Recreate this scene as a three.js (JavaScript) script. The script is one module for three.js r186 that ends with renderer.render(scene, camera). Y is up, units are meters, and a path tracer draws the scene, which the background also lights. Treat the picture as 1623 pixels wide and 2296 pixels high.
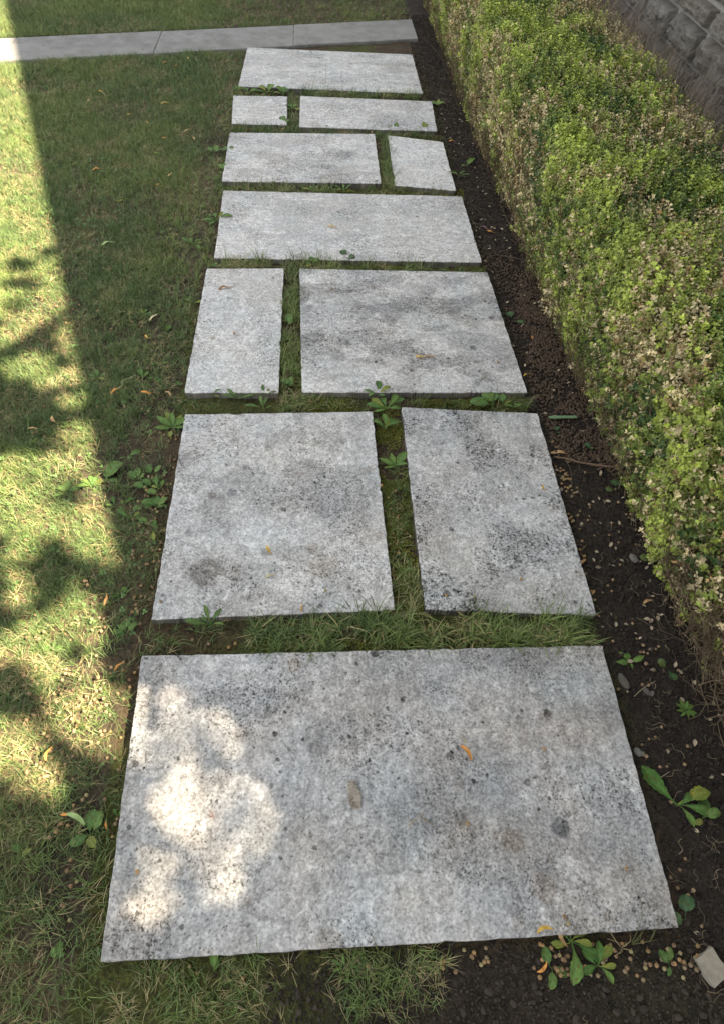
import * as THREE from 'three';
import { mergeGeometries } from 'three/addons/utils/BufferGeometryUtils.js';

// ---------------------------------------------------------------- camera, sky, sun
const scene = new THREE.Scene();
const CAM_H = 1.5, F = 1424, CX = 811.5, CY = 1148;         // a phone held at chest height, looking down the path
const V = (x, y, z) => new THREE.Vector3(x, y, z);
const dirPath = V(-131, -1861, F).normalize();
const dirX = V(19000, -268, F); dirX.addScaledVector(dirPath, -dirX.dot(dirPath)).normalize();
const dirUp = dirX.clone().cross(dirPath);
const toWorld = (x, y, z) => V(dirX.x * x + dirX.y * y + dirX.z * z, dirUp.x * x + dirUp.y * y + dirUp.z * z, -(dirPath.x * x + dirPath.y * y + dirPath.z * z));
const camera = new THREE.PerspectiveCamera(THREE.MathUtils.radToDeg(2 * Math.atan(CY / F)), 723 / 1024, 0.05, 200);
camera.position.set(0, CAM_H, 0);
camera.quaternion.setFromRotationMatrix(new THREE.Matrix4().makeBasis(toWorld(1, 0, 0), toWorld(0, -1, 0), toWorld(0, 0, -1)));
scene.add(camera);

const EXPOSURE = 5.7, SUN = 5, SKY = 0.27;
const sunDir = V(0.62, 0.76, 0.15).normalize();
{
  const w = 128, h = 64, data = new Float32Array(w * h * 4);
  for (let j = 0; j < h; j++) for (let i = 0; i < w; i++) {
    const el = Math.max(0, Math.sin(((j + 0.5) / h - 0.5) * Math.PI)), k = Math.pow(1 - el, 3);
    const o = (j * w + i) * 4, c = [0.89 + 0.33 * k, 0.91 + 0.28 * k, 0.93 + 0.2 * k];
    for (let n = 0; n < 3; n++) data[o + n] = SKY * c[n];
    data[o + 3] = 1;
  }
  const sky = new THREE.DataTexture(data, w, h, THREE.RGBAFormat, THREE.FloatType);
  sky.mapping = THREE.EquirectangularReflectionMapping; sky.magFilter = THREE.LinearFilter; sky.needsUpdate = true;
  scene.background = sky; scene.environment = sky;
}
const sun = new THREE.DirectionalLight(new THREE.Color().setRGB(1, 0.83, 0.6), SUN);
sun.target.position.set(0, 0, -2.5); sun.position.copy(sunDir).multiplyScalar(25).add(sun.target.position);
sun.castShadow = true; sun.shadow.mapSize.set(4096, 4096); sun.shadow.radius = 1.15;
Object.assign(sun.shadow.camera, { left: -9, right: 9, top: 9, bottom: -9, near: 1, far: 60 });
scene.add(sun, sun.target);
const renderer = new THREE.WebGLRenderer({ antialias: true });
renderer.toneMapping = THREE.LinearToneMapping; renderer.toneMappingExposure = EXPOSURE;
renderer.shadowMap.enabled = true; renderer.shadowMap.type = THREE.PCFSoftShadowMap;

// ---------------------------------------------------------------- helpers
let seedNow = 7;
const seed = (s) => { seedNow = s >>> 0; };
const rnd = () => { seedNow = (seedNow + 0x6d2b79f5) | 0; let t = Math.imul(seedNow ^ (seedNow >>> 15), 1 | seedNow); t = (t + Math.imul(t ^ (t >>> 7), 61 | t)) ^ t; return ((t ^ (t >>> 14)) >>> 0) / 4294967296; };
const rr = (a, b) => a + (b - a) * rnd();
const mixn = (a, b, t) => a + (b - a) * t;
const sstep = (a, b, x) => { const t = Math.min(1, Math.max(0, (x - a) / (b - a))); return t * t * (3 - 2 * t); };
const LAT = new Float32Array(65536); seed(991); for (let i = 0; i < 65536; i++) LAT[i] = rnd();
function vn(x, y) {                                       // value noise, 0..1
  const xi = Math.floor(x), yi = Math.floor(y); let fx = x - xi, fy = y - yi;
  fx = fx * fx * (3 - 2 * fx); fy = fy * fy * (3 - 2 * fy);
  const x0 = xi & 255, x1 = (xi + 1) & 255, y0 = (yi & 255) << 8, y1 = ((yi + 1) & 255) << 8;
  const a = LAT[y0 + x0], b = LAT[y0 + x1], c = LAT[y1 + x0], d = LAT[y1 + x1];
  return a + (b - a) * fx + (c - a + (a - b - c + d) * fx) * fy;
}
function fbm(x, y, o = 4) { let s = 0, a = 0.5, t = 0; for (let i = 0; i < o; i++) { s += a * vn(x, y); t += a; a *= 0.5; const u = x * 1.62 - y * 1.18 + 17.3; y = x * 1.18 + y * 1.62 + 5.1; x = u; } return s / t; }
function W(px, py, y = 0) {                               // the point at height y that the photograph shows at (px, py) of a 1623 x 2296 page
  const d = toWorld(px - CX, py - CY, F), t = (y - CAM_H) / d.y; return V(d.x * t, y, d.z * t);
}
const taken = new Map();
function numbered(n) { const k = taken.get(n) || 0; taken.set(n, k + 1); return k ? n + '_' + String(k).padStart(3, '0') : n; }
function shade(o) { o.traverse((c) => { if (c.isMesh) { c.castShadow = true; c.receiveShadow = true; } }); return o; }
function tag(o, label, category, group, kind) {
  if (label) o.userData.label = label; if (category) o.userData.category = category;
  if (group) o.userData.group = group; if (kind || category) o.userData.kind = kind || o.userData.kind || 'thing'; return o;
}
function thing(name, label, category, pos = V(0, 0, 0), group) {
  const g = new THREE.Group(); g.name = numbered(name); g.position.copy(pos); scene.add(g); return tag(g, label, category, group);
}
function top(name, geo, mat, label, category, group, kind) {
  const m = new THREE.Mesh(geo, mat); m.name = numbered(name); scene.add(m); shade(m); return tag(m, label, category, group, kind);
}
function part(name, geo, mat, parent) { const m = new THREE.Mesh(geo, mat); m.name = name; parent.add(m); shade(m); return m; }
function copies(name, geo, mat, list, parent = scene) {   // list of {p, q, s, c}
  const m = new THREE.InstancedMesh(geo, mat, list.length); m.name = name;
  const M = new THREE.Matrix4(), S = V(1, 1, 1), C = new THREE.Color();
  list.forEach((e, i) => {
    if (e.s.isVector3) S.copy(e.s); else S.setScalar(e.s);
    m.setMatrixAt(i, M.compose(e.p, e.q, S));
    if (e.c) m.setColorAt(i, C.setRGB(...e.c));
  });
  m.castShadow = m.receiveShadow = true; m.userData.kind = 'stuff'; parent.add(m); return m;
}
const Q = (x, y, z, order = 'YXZ') => new THREE.Quaternion().setFromEuler(new THREE.Euler(x, y, z, order));
const std = (c, roughness = 0.85, extra = {}) => new THREE.MeshStandardMaterial({ color: new THREE.Color().setRGB(...c), roughness, side: THREE.DoubleSide, ...extra });
function geoFrom(pos, idx, col, uv) {
  const g = new THREE.BufferGeometry(); g.setAttribute('position', new THREE.Float32BufferAttribute(pos, 3));
  if (col) g.setAttribute('color', new THREE.Float32BufferAttribute(col, 3));
  g.setAttribute('uv', new THREE.Float32BufferAttribute(uv || new Array(pos.length / 3 * 2).fill(0), 2));
  g.setIndex(idx); g.computeVertexNormals(); return g;
}
function tube(points, r0, r1 = r0, sides = 5, steps = 0) {
  const c = new THREE.CatmullRomCurve3(points), n = steps || Math.max(3, points.length * 3), g = new THREE.TubeGeometry(c, n, 1, sides, false);
  const p = g.attributes.position, a = V(0, 0, 0), ctr = V(0, 0, 0);
  for (let i = 0; i <= n; i++) { c.getPointAt(i / n, ctr); const r = mixn(r0, r1, i / n); for (let j = 0; j <= sides; j++) { const k = i * (sides + 1) + j; a.fromBufferAttribute(p, k).sub(ctr).multiplyScalar(r).add(ctr); p.setXYZ(k, a.x, a.y, a.z); } }
  g.computeVertexNormals(); return g;
}
function grainTexture(n, f) {                             // grey grain, read as bump or as a multiplied colour
  const d = new Uint8Array(n * n * 4);
  for (let j = 0; j < n; j++) for (let i = 0; i < n; i++) { const v = Math.max(0, Math.min(255, f(i, j, n))), o = (j * n + i) * 4; d[o] = d[o + 1] = d[o + 2] = v; d[o + 3] = 255; }
  const t = new THREE.DataTexture(d, n, n); t.wrapS = t.wrapT = THREE.RepeatWrapping; t.magFilter = THREE.LinearFilter; t.minFilter = THREE.LinearMipmapLinearFilter; t.generateMipmaps = true; t.needsUpdate = true; return t;
}
seed(5);
const crumb = grainTexture(512, (i, j, n) => { const tile = (s) => vn((i / n) * s, (j / n) * s); return 128 + (tile(32) - 0.5) * 70 + (tile(64) - 0.5) * 90 + (tile(128) - 0.5) * 90 + (rnd() - 0.5) * 60; });
const fineGrain = grainTexture(512, (i, j, n) => 128 + (vn((i / n) * 128, (j / n) * 128) - 0.5) * 110 + (rnd() - 0.5) * 90);

// ---------------------------------------------------------------- the plan of the path (all in metres; slab tops at y = 0, soil 3 cm lower)
const SLABS = {
  s1: [[-0.402, -5.06], [0.7, -5.05], [0.695, -4.375], [-0.422, -4.39]],
  s2a: [W(524, 214), W(645, 216), W(644, 280), W(520, 277)],
  s2b: [W(674, 215), W(968, 227), W(980, 294), W(671, 284)],
  s3a: [W(516, 297), W(840, 300), W(855, 411), W(498, 406)],
  s3b: [W(869, 303), W(992, 318), W(1022, 427), W(886, 415)],
  s4: [W(501, 427), W(1035, 440), W(1080, 588), W(481, 578)],
  s5a: [W(464, 602), W(637, 601), W(625, 880), W(414, 880)],
  s5b: [W(672, 602), W(1092, 610), W(1182, 880), W(677, 879)],
  s6a: [W(415, 929), W(835, 922), W(885, 1367), W(341, 1389)],
  s6b: [W(900, 913), W(1204, 926), W(1337, 1379), W(953, 1366)],
  s7: [W(318, 1470), W(1350, 1447), W(1523, 2080), W(225, 2158)],
};
for (const k in SLABS) SLABS[k] = SLABS[k].map((p) => (p.isVector3 ? [p.x, p.z] : p));
const inPoly = (x, z, P) => { let c = false; for (let i = 0, j = P.length - 1; i < P.length; j = i++) if ((P[i][1] > z) !== (P[j][1] > z) && x < ((P[j][0] - P[i][0]) * (z - P[i][1])) / (P[j][1] - P[i][1]) + P[i][0]) c = !c; return c; };
const polyDist = (x, z, P) => { let d = 1e9; for (let i = 0, j = P.length - 1; i < P.length; j = i++) { const ax = P[j][0], az = P[j][1], bx = P[i][0] - ax, bz = P[i][1] - az, t = Math.max(0, Math.min(1, ((x - ax) * bx + (z - az) * bz) / (bx * bx + bz * bz))); d = Math.min(d, Math.hypot(x - ax - bx * t, z - az - bz * t)); } return d; };
const slabList = Object.values(SLABS);
const onSlab = (x, z) => slabList.some((P) => inPoly(x, z, P));
const slabDist = (x, z) => slabList.reduce((d, P) => Math.min(d, polyDist(x, z, P)), 9);
const walkZ = (x) => -5.2 - 0.27 * x;                      // near edge of the crossing pavement
const soilY = (x, z) => -0.026 + (fbm(x * 9 + 40, z * 9 + 7, 3) - 0.5) * 0.016 + (vn(x * 45, z * 45) - 0.5) * 0.006;

// ---------------------------------------------------------------- ground
{
  const line = (a, b, step, far) => { const o = far.map((f) => a - f).reverse(); for (let v = a; v < b; v += step) o.push(v); return [...o, ...[0, ...far].map((f) => b + f)]; };
  const FAR = [0.1, 0.4, 1.2, 3, 8, 20, 60];
  const xs = line(-2.7, 2.1, 0.016, FAR), zs = line(-7, 0.45, 0.018, FAR), pos = [], col = [], uv = [], idx = [];
  for (const z of zs) for (const x of xs) {
    pos.push(x, soilY(x, z), z); uv.push(x * 2.3, z * 2.3);
    const n = fbm(x * 6, z * 6, 3), m = fbm(x * 3 + 9, z * 3 + 4, 3), w = sstep(0.35, 0.65, n);
    let c = [mixn(0.05, 0.1, w), mixn(0.04, 0.078, w), mixn(0.024, 0.042, w)];       // thatch and earth under the lawn
    const inPath = x > -0.47 && x < 0.78 && z < 0.15, bed = sstep(0.7, 0.8, x);
    if (inPath) { const g = sstep(0.42, 0.6, m); c = [mixn(0.06, 0.06, g), mixn(0.042, 0.066, g), mixn(0.022, 0.014, g)]; }   // earth and moss in the joints
    const b = [0.022 + 0.014 * n, 0.017 + 0.009 * n, 0.013 + 0.006 * n];                // dark bed soil
    const nearBottom = x > -0.2 && z > -0.06 ? 0.85 : 0, k = Math.max(bed, nearBottom * sstep(-0.3, 0.2, x));
    for (let i = 0; i < 3; i++) col.push(mixn(c[i], b[i], k));
  }
  const nx = xs.length;
  for (let j = 0; j < zs.length - 1; j++) for (let i = 0; i < nx - 1; i++) { const a = j * nx + i; idx.push(a, a + nx, a + 1, a + 1, a + nx, a + nx + 1); }
  const g = geoFrom(pos, idx, col, uv);
  const t = crumb.clone(); t.needsUpdate = true;
  top('ground', g, new THREE.MeshStandardMaterial({ vertexColors: true, roughness: 1, map: (() => { const c = crumb.clone(); c.colorSpace = THREE.NoColorSpace; c.needsUpdate = true; return c; })(), color: new THREE.Color(1.9, 1.9, 1.9), bumpMap: t, bumpScale: 0.006, side: THREE.DoubleSide }), null, null, null, 'structure');
}
{ // crossing pavement, laid in bays
  const pav = new THREE.Group(); pav.name = 'pavement'; scene.add(pav); pav.userData.kind = 'structure'; seed(19);
  const stain = grainTexture(256, (i, j) => 200 + (fbm(i / 26, j / 26, 4) - 0.5) * 110 + (rnd() - 0.5) * 50 - (vn(i / 3, j / 3) > 0.86 ? 55 : 0)); stain.repeat.set(1.6, 1.6);
  for (let x = -4.6; x < 0.7; ) {
    const x1 = Math.min(0.78, x + 0.9), sh = new THREE.Shape(), P = [[x + 0.006, walkZ(x)], [x1 - 0.006, walkZ(x1)], [x1 - 0.006, walkZ(x1) - 0.42], [x + 0.006, walkZ(x) - 0.42]];
    P.forEach(([a, z], i) => (i ? sh.lineTo(a, -z) : sh.moveTo(a, -z)));
    const g = new THREE.ExtrudeGeometry(sh, { depth: 0.06, bevelSize: 0.006, bevelThickness: 0.006, bevelSegments: 2 }); g.rotateX(-Math.PI / 2); g.translate(0, -0.076 + rr(-0.003, 0.003), 0);
    const v = rr(0.26, 0.33); part('paving_slab', g, new THREE.MeshStandardMaterial({ color: new THREE.Color(v, v, v * 0.97), roughness: 0.95, map: stain, bumpMap: stain, bumpScale: 0.002 }), pav); x = x1;
  }
}

// ---------------------------------------------------------------- stone slabs
function slabTexture(P, res, o) {
  const x0 = Math.min(...P.map((p) => p[0])) - 0.01, x1 = Math.max(...P.map((p) => p[0])) + 0.01, z0 = Math.min(...P.map((p) => p[1])) - 0.01, z1 = Math.max(...P.map((p) => p[1])) + 0.01;
  const w = Math.round((x1 - x0) * res), h = Math.round((z1 - z0) * res), L = new Float32Array(w * h), R = new Float32Array(w * h), B = new Float32Array(w * h), S = o.seed * 13.7;
  seed(o.seed * 71 + 3);
  for (let j = 0; j < h; j++) for (let i = 0; i < w; i++) {
    const x = x0 + i / res + S, z = z0 + j / res + S * 0.7, k = j * w + i;
    const wx = x + (fbm(x * 22, z * 22, 2) - 0.5) * 0.05, wz = z + (fbm(x * 22 + 50, z * 22, 2) - 0.5) * 0.05;
    const big = fbm(x * 4, z * 4, 3), blot = fbm(wx * 11 * o.sx, wz * 11 * o.sz, 4), mid = fbm(x * 70 * o.sx, z * 70 * o.sz, 3), a = x * 0.83 - z * 0.56, b = x * 0.56 + z * 0.83, fine = vn(a * 230, b * 230), tiny = vn(b * 520, a * 480), streak = fbm(x * 75, z * 10, 3);
    let v = 190 + (big - 0.5) * 34 * o.stain - sstep(0.46, 0.64, blot) * (7 + 22 * sstep(0.38, 0.6, mid)) * o.stain + (mid - 0.5) * 46 + (fine - 0.5) * 50 + (tiny - 0.5) * 30 + (streak - 0.5) * 20 * o.streak + (rnd() - 0.5) * 22;
    const lich = sstep(0.42, 0.7, fbm(x * 8 + 3, z * 8 + 8, 4));   // where the dark lichen gathers
    const sp = vn(a * 300 + 9, b * 300 + 2) * 0.6 + vn(b * 640, a * 640) * 0.4;
    v -= sstep(0.7 - 0.13 * lich * o.speck, 0.84, sp) * (34 + 52 * lich);
    v -= sstep(0.68 - 0.12 * lich * o.speck, 0.84, vn(b * 140 + 40, a * 140) * 0.6 + vn(a * 310, b * 310 + 20) * 0.4) * (14 + 34 * lich) * o.speck;
    v += sstep(0.62, 0.8, fbm(x * 60 + 71, z * 60 + 11, 3)) * 18;
    L[k] = v; const t = fbm(x * 9 + 31, z * 9 + 77, 3) - 0.5; R[k] = t * 14 * o.warm + 1; B[k] = (fbm(x * 5 + 131, z * 5 + 7, 3) - 0.5) * 3;
  }
  const blob = (cx, cz, r, dark, soft, warm = 0) => {      // an irregular lichen spot or an old stain
    const i0 = Math.max(0, Math.floor((cx - r * 1.6 - x0) * res)), i1 = Math.min(w - 1, Math.ceil((cx + r * 1.6 - x0) * res)), j0 = Math.max(0, Math.floor((cz - r * 1.6 - z0) * res)), j1 = Math.min(h - 1, Math.ceil((cz + r * 1.6 - z0) * res));
    for (let j = j0; j <= j1; j++) for (let i = i0; i <= i1; i++) {
      const x = x0 + i / res, z = z0 + j / res, e = Math.hypot(x - cx, z - cz) / r + (fbm(x / r * 1.1 + cx * 99, z / r * 1.1, 3) - 0.5) * (r > 0.01 ? 0.7 : 1.1);
      const a = 1 - sstep(1 - soft, 1 + soft * 0.3, e); L[j * w + i] -= dark * a * (0.75 + 0.5 * vn(x * 300, z * 300)); R[j * w + i] += warm * a;
    }
  };
  const area = (x1 - x0) * (z1 - z0);
  for (let n = 0; n < area * 5200 * o.speck; n++) { const x = rr(x0, x1), z = rr(z0, z1); if (fbm(x * 9 + S, z * 9, 3) > rr(0.34, 0.66)) blob(x, z, rr(0.0008, 0.0024), rr(25, 75), 0.5); }
  for (let n = 0; n < area * 300 * o.spots; n++) { const x = rr(x0, x1), z = rr(z0, z1); if (fbm(x * 6 + S, z * 6, 3) > rr(0.36, 0.62)) blob(x, z, rr(0.002, 0.0052) * (rnd() < 0.15 ? 1.5 : 1), rr(35, 80), 0.35); }
  for (let n = 0; n < area * 30 * o.stain; n++) blob(rr(x0, x1), rr(z0, z1), rr(0.008, 0.022), rr(10, 26), 0.6, rr(-1, 5));
  for (const [px, py, r, d, warm] of o.marks || []) { const p = W(px, py); blob(p.x, p.z, r, d, 0.22, warm || 0); }
  const data = new Uint8Array(w * h * 4), bump = new Uint8Array(w * h * 4), cl = (v) => Math.max(18, Math.min(232, v));
  for (let k = 0; k < w * h; k++) {
    const v = L[k] + o.lift, q = k * 4; data[q] = cl(v + R[k]); data[q + 1] = cl(v + R[k] * 0.2 + 0.5); data[q + 2] = cl(v - R[k] * 0.55 + B[k] + 1); data[q + 3] = 255;
    const b = cl(L[k] * 0.75); bump[q] = bump[q + 1] = bump[q + 2] = b; bump[q + 3] = 255;
  }
  const mk = (d, cs) => { const t = new THREE.DataTexture(d, w, h); t.colorSpace = cs; t.magFilter = THREE.LinearFilter; t.minFilter = THREE.LinearMipmapLinearFilter; t.generateMipmaps = true; t.needsUpdate = true; return t; };
  return { map: mk(data, THREE.SRGBColorSpace), bump: mk(bump, THREE.NoColorSpace), x0, z0, W: x1 - x0, H: z1 - z0 };
}
function makeSlab(key, label, o) {
  o = { res: 800, stain: 1, streak: 0.5, speck: 1, spots: 1, warm: 0.6, sx: 1, sz: 1, lift: 0, ...o };
  const P = SLABS[key], T = slabTexture(P, o.res, o); seed(o.seed + 500);
  const cx = P.reduce((a, p) => a + p[0], 0) / 4, cz = P.reduce((a, p) => a + p[1], 0) / 4;
  const ring = [];                                         // outline with slightly rounded corners and a chipped, uneven arris
  for (let i = 0; i < 4; i++) {
    const a = P[i], b = P[(i + 1) % 4], n = Math.round(Math.hypot(b[0] - a[0], b[1] - a[1]) / 0.012), nx = b[1] - a[1], nz = a[0] - b[0], l = Math.hypot(nx, nz);
    for (let k = 0; k < n; k++) {
      const t = k ? (k + 0.4 * (rnd() - 0.5)) / n : 0.12 / n, x = mixn(a[0], b[0], t), z = mixn(a[1], b[1], t), e = (vn(x * 40 + 7, z * 40) - 0.5) * 0.003 + (vn(x * 130, z * 130) - 0.5) * 0.0018 - (vn(x * 33 + 90, z * 33) > 0.93 ? 0.004 : 0);
      ring.push([x + nx / l * e, z + nz / l * e, 0.002 + 0.002 * rnd()]);
    }
  }
  const pos = [], idx = [], uv = [], col = [], N = ring.length, put = (x, y, z, d) => { pos.push(x, y, z); uv.push((x - T.x0) / T.W, (z - T.z0) / T.H); const e = d ? 0.2 + 0.16 * vn(x * 60, z * 60) : 1; col.push(e, e * (d ? 0.93 : 1), e * (d ? 0.82 : 1)); };   // sawn sides: earth stain and their shade both put into the vertex colour
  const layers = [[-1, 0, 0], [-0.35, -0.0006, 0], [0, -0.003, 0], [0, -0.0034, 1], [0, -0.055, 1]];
  put(cx, 0, cz, 0);
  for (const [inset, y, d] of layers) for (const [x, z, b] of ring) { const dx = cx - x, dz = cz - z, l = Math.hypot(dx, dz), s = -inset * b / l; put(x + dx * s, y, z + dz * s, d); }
  for (let k = 0; k < N; k++) { const n = (k + 1) % N; idx.push(0, 1 + n, 1 + k); for (let L = 0; L < 4; L++) { const a = 1 + L * N; idx.push(a + k, a + n, a + N + k, a + n, a + N + n, a + N + k); } }
  const g = geoFrom(pos, idx, col, uv); g.translate(-cx, 0, -cz);
  // orient so that normals point outwards
  const nrm = g.attributes.normal; if (nrm.getY(0) < 0) { const ix = g.index.array; for (let i = 0; i < ix.length; i += 3) { const t = ix[i]; ix[i] = ix[i + 1]; ix[i + 1] = t; } g.computeVertexNormals(); }
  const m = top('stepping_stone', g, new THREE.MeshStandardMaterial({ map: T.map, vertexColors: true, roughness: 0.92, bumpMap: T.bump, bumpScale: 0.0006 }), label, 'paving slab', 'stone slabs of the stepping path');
  m.position.set(cx, 0, cz); return m;
}
makeSlab('s7', 'nearest and largest grey stone slab, partly dappled by sunlight', { seed: 1, res: 1050, streak: 1.3, stain: 0.9, warm: 1, speck: 0.85, lift: -16,
  marks: [[1148, 1880, 0.026, 28, 5], [1255, 1855, 0.02, 40, -2], [1215, 1990, 0.03, 22, 5], [1030, 1830, 0.016, 26, 0], [828, 1704, 0.0045, 80, 0], [1225, 1600, 0.012, 45, 0], [1180, 1755, 0.008, 45, 0], [705, 1900, 0.006, 60, 0], [740, 2110, 0.03, 18, 4], [840, 1463, 0.012, 50, 0], [660, 1490, 0.02, 24, 6], [1060, 1750, 0.006, 70, 0], [1010, 1690, 0.008, 45, 0]] });
makeSlab('s6a', 'squarish grey slab with a large round dark stain near its lower left', { seed: 2, res: 950, stain: 1.25, spots: 0.8, speck: 0.9,
  marks: [[462, 1280, 0.05, 34, 2], [722, 1270, 0.042, 22, 4], [700, 1230, 0.02, 22, 4], [637, 1143, 0.0065, 70, 0], [520, 1105, 0.016, 34, -3], [475, 1112, 0.014, 24, 2], [552, 1050, 0.014, 26, 0], [700, 1045, 0.016, 20, 0], [415, 1290, 0.012, 22, 0], [580, 975, 0.016, 24, 0], [770, 990, 0.014, 30, -2]] });
makeSlab('s6b', 'grey slab thick with black lichen flecks beside the hedge and squarish stained slab', { seed: 3, res: 950, stain: 1.1, spots: 1.9, speck: 1.55, lift: 2,
  marks: [[1150, 1270, 0.01, 40, -3], [1000, 1330, 0.012, 55, 0], [1060, 1345, 0.009, 60, 0]] });
makeSlab('s5a', 'narrow upright pale slab carrying a brown curled linden bract', { seed: 4, stain: 0.45, spots: 1.2, speck: 0.9, lift: 8 });
makeSlab('s5b', 'wide mottled grey slab with a yellow linden bract, right of the narrow upright slab', { seed: 5, stain: 1.5, sx: 0.7, sz: 1.4, lift: -3,
  marks: [[1100, 713, 0.012, 50, 0], [1010, 690, 0.05, 22, 0], [1060, 780, 0.014, 40, 0], [760, 800, 0.03, 26, 0]] });
makeSlab('s4', 'full-width pale slab with a single yellow leaf near its middle', { seed: 6, stain: 0.7, sx: 0.6, sz: 1.4, lift: 6 });
makeSlab('s3a', 'wide pale slab left of the small tilted slab in the fourth row', { seed: 7, stain: 0.9, sx: 0.6, sz: 1.5, lift: 4, marks: [[770, 345, 0.05, 20, 0]] });
makeSlab('s3b', 'small skewed whitish slab by the dark bed beside the grassy joint', { seed: 8, stain: 0.35, speck: 0.7, spots: 0.7, lift: 14 });
makeSlab('s2a', 'smallest pale slab of the path, at its left edge near the far end', { seed: 9, stain: 0.5, sx: 0.7, lift: 8 });
makeSlab('s2b', 'pale oblong slab right of the smallest slab near the far end', { seed: 10, stain: 0.7, sx: 0.6, sz: 1.4, lift: 6 });
makeSlab('s1', 'farthest full-width grey slab at the top end of the path', { seed: 11, stain: 0.8, sx: 0.5, sz: 1.4, lift: 3 });

// ---------------------------------------------------------------- house on the right: rock-faced stone wall under a sloping roof edge
{
  const house = thing('stone_house', 'grey house wall of rock-faced stone behind the hedge', 'house', V(1.9, 0, -3));
  const roofH = (z) => 2.42 - 0.4496 * z, Z1 = -0.5, RZ = -9;   // eave height of the roof edge over the wall, by place along the path
  const local = (z) => z + 3;
  const prism = (pts, x0, x1) => { const s = new THREE.Shape(); pts.forEach(([z, y], i) => (i ? s.lineTo(-z, y) : s.moveTo(-z, y))); const g = new THREE.ExtrudeGeometry(s, { depth: x1 - x0, bevelEnabled: false }); g.rotateY(Math.PI / 2); g.translate(x0, 0, 0); return g; };
  const grey = new THREE.MeshStandardMaterial({ color: new THREE.Color(0.2, 0.2, 0.195), roughness: 0.95, bumpMap: fineGrain, bumpScale: 0.003, side: THREE.DoubleSide });
  part('wall', prism([[local(Z1), -0.2], [local(Z1), roofH(Z1)], [local(RZ), roofH(RZ)], [local(-18), roofH(-0)], [local(-18), -0.2]], 0.06, 7), grey, house);
  const slate = std([0.06, 0.06, 0.07], 0.8);
  part('roof', prism([[local(Z1 + 0.1), roofH(Z1 + 0.1) + 0.004], [local(Z1 + 0.1), roofH(Z1 + 0.1) + 0.12], [local(RZ), roofH(RZ) + 0.12], [local(RZ), roofH(RZ) + 0.004]], -0.2, 7.2), slate, house);
  part('roof', prism([[local(RZ), roofH(RZ) + 0.002], [local(RZ), roofH(RZ) + 0.118], [local(-18.2), roofH(0.2) + 0.12], [local(-18.2), roofH(0.2) + 0.002]], -0.2, 7.2), slate, house);
  const stoneGrain = grainTexture(128, (i, j, n) => 175 + (fbm(i / 9, j / 9, 4) - 0.5) * 160 + (rnd() - 0.5) * 50);
  const stoneMats = [[0.5, 0.475, 0.43], [0.57, 0.54, 0.5], [0.41, 0.395, 0.37], [0.54, 0.5, 0.45]].map((c) => new THREE.MeshStandardMaterial({ color: new THREE.Color(...c), roughness: 0.95, bumpMap: crumb, bumpScale: 0.02, map: stoneGrain, side: THREE.DoubleSide }));
  seed(77);
  const base = new THREE.BoxGeometry(0.1, 0.6, 8.4, 1, 1, 1); base.translate(-0.005, 0.02, local(-4.75));
  part('plinth', base, grey, house);
  const joints = [], rib = (z0, y0, z1, y1) => { const s = 7, pts = []; for (let i = 0; i <= s; i++) pts.push(V(0.02 + (rnd() - 0.5) * 0.004, mixn(y0, y1, i / s) + (rnd() - 0.5) * 0.006, local(mixn(z0, z1, i / s)))); const g = tube(pts, 0.016, 0.016, 6, 14); joints.push(g); };
  const rockFace = (z0, z1, y0, y1) => {
    const n = 18, m = 8, p = [], ix = [], u = [], s = rr(0, 90);
    for (let j = 0; j <= m; j++) for (let i = 0; i <= n; i++) {
      const a = i / n, b = j / m, edge = Math.min(1, Math.min(a, 1 - a) * n / 1.4, Math.min(b, 1 - b) * m / 1.3);
      const d = edge <= 0 ? 0.05 : -0.006 - 0.05 * Math.pow(fbm(a * 3 + s, b * 2.2 + s, 3), 1.3) * edge - (Math.abs(vn(a * 8 + s, b * 5) - 0.5) * 0.05 + Math.abs(vn(a * 17 + s, b * 11 + s) - 0.5) * 0.022) * edge;
      p.push(edge <= 0 ? 0.05 : d, mixn(y0, y1, b), local(mixn(z0, z1, a))); u.push(a * 2, b);
    }
    for (let j = 0; j < m; j++) for (let i = 0; i < n; i++) { const a = j * (n + 1) + i; ix.push(a, a + n + 1, a + 1, a + 1, a + n + 1, a + n + 2); }
    const g = geoFrom(p, ix, null, u).toNonIndexed(); g.computeVertexNormals(); return g;
  };
  const courses = [[0.335, 0.43], [0.43, 0.58], [0.58, 0.68], [0.68, 0.83], [0.83, 0.93], [0.93, 1.08]];
  courses.forEach(([y0, y1], c) => {
    rib(-7.6, y0, -0.55, y0);
    for (let z = -7.6 + c * 0.13; z < -1.1;) { const l = Math.min(rr(0.22, 0.45), -0.5 - z); part('stone', rockFace(z + 0.006, z + l - 0.006, y0 + 0.006, y1 - 0.006), stoneMats[Math.floor(rnd() * 4)], house); rib(z + l, y0, z + l + rr(-0.01, 0.01), y1); z += l; }
  });
  part('mortar_joint', mergeGeometries(joints), new THREE.MeshStandardMaterial({ color: new THREE.Color(0.45, 0.45, 0.445), roughness: 0.95, bumpMap: fineGrain, bumpScale: 0.003, side: THREE.DoubleSide }), house);
}

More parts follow.
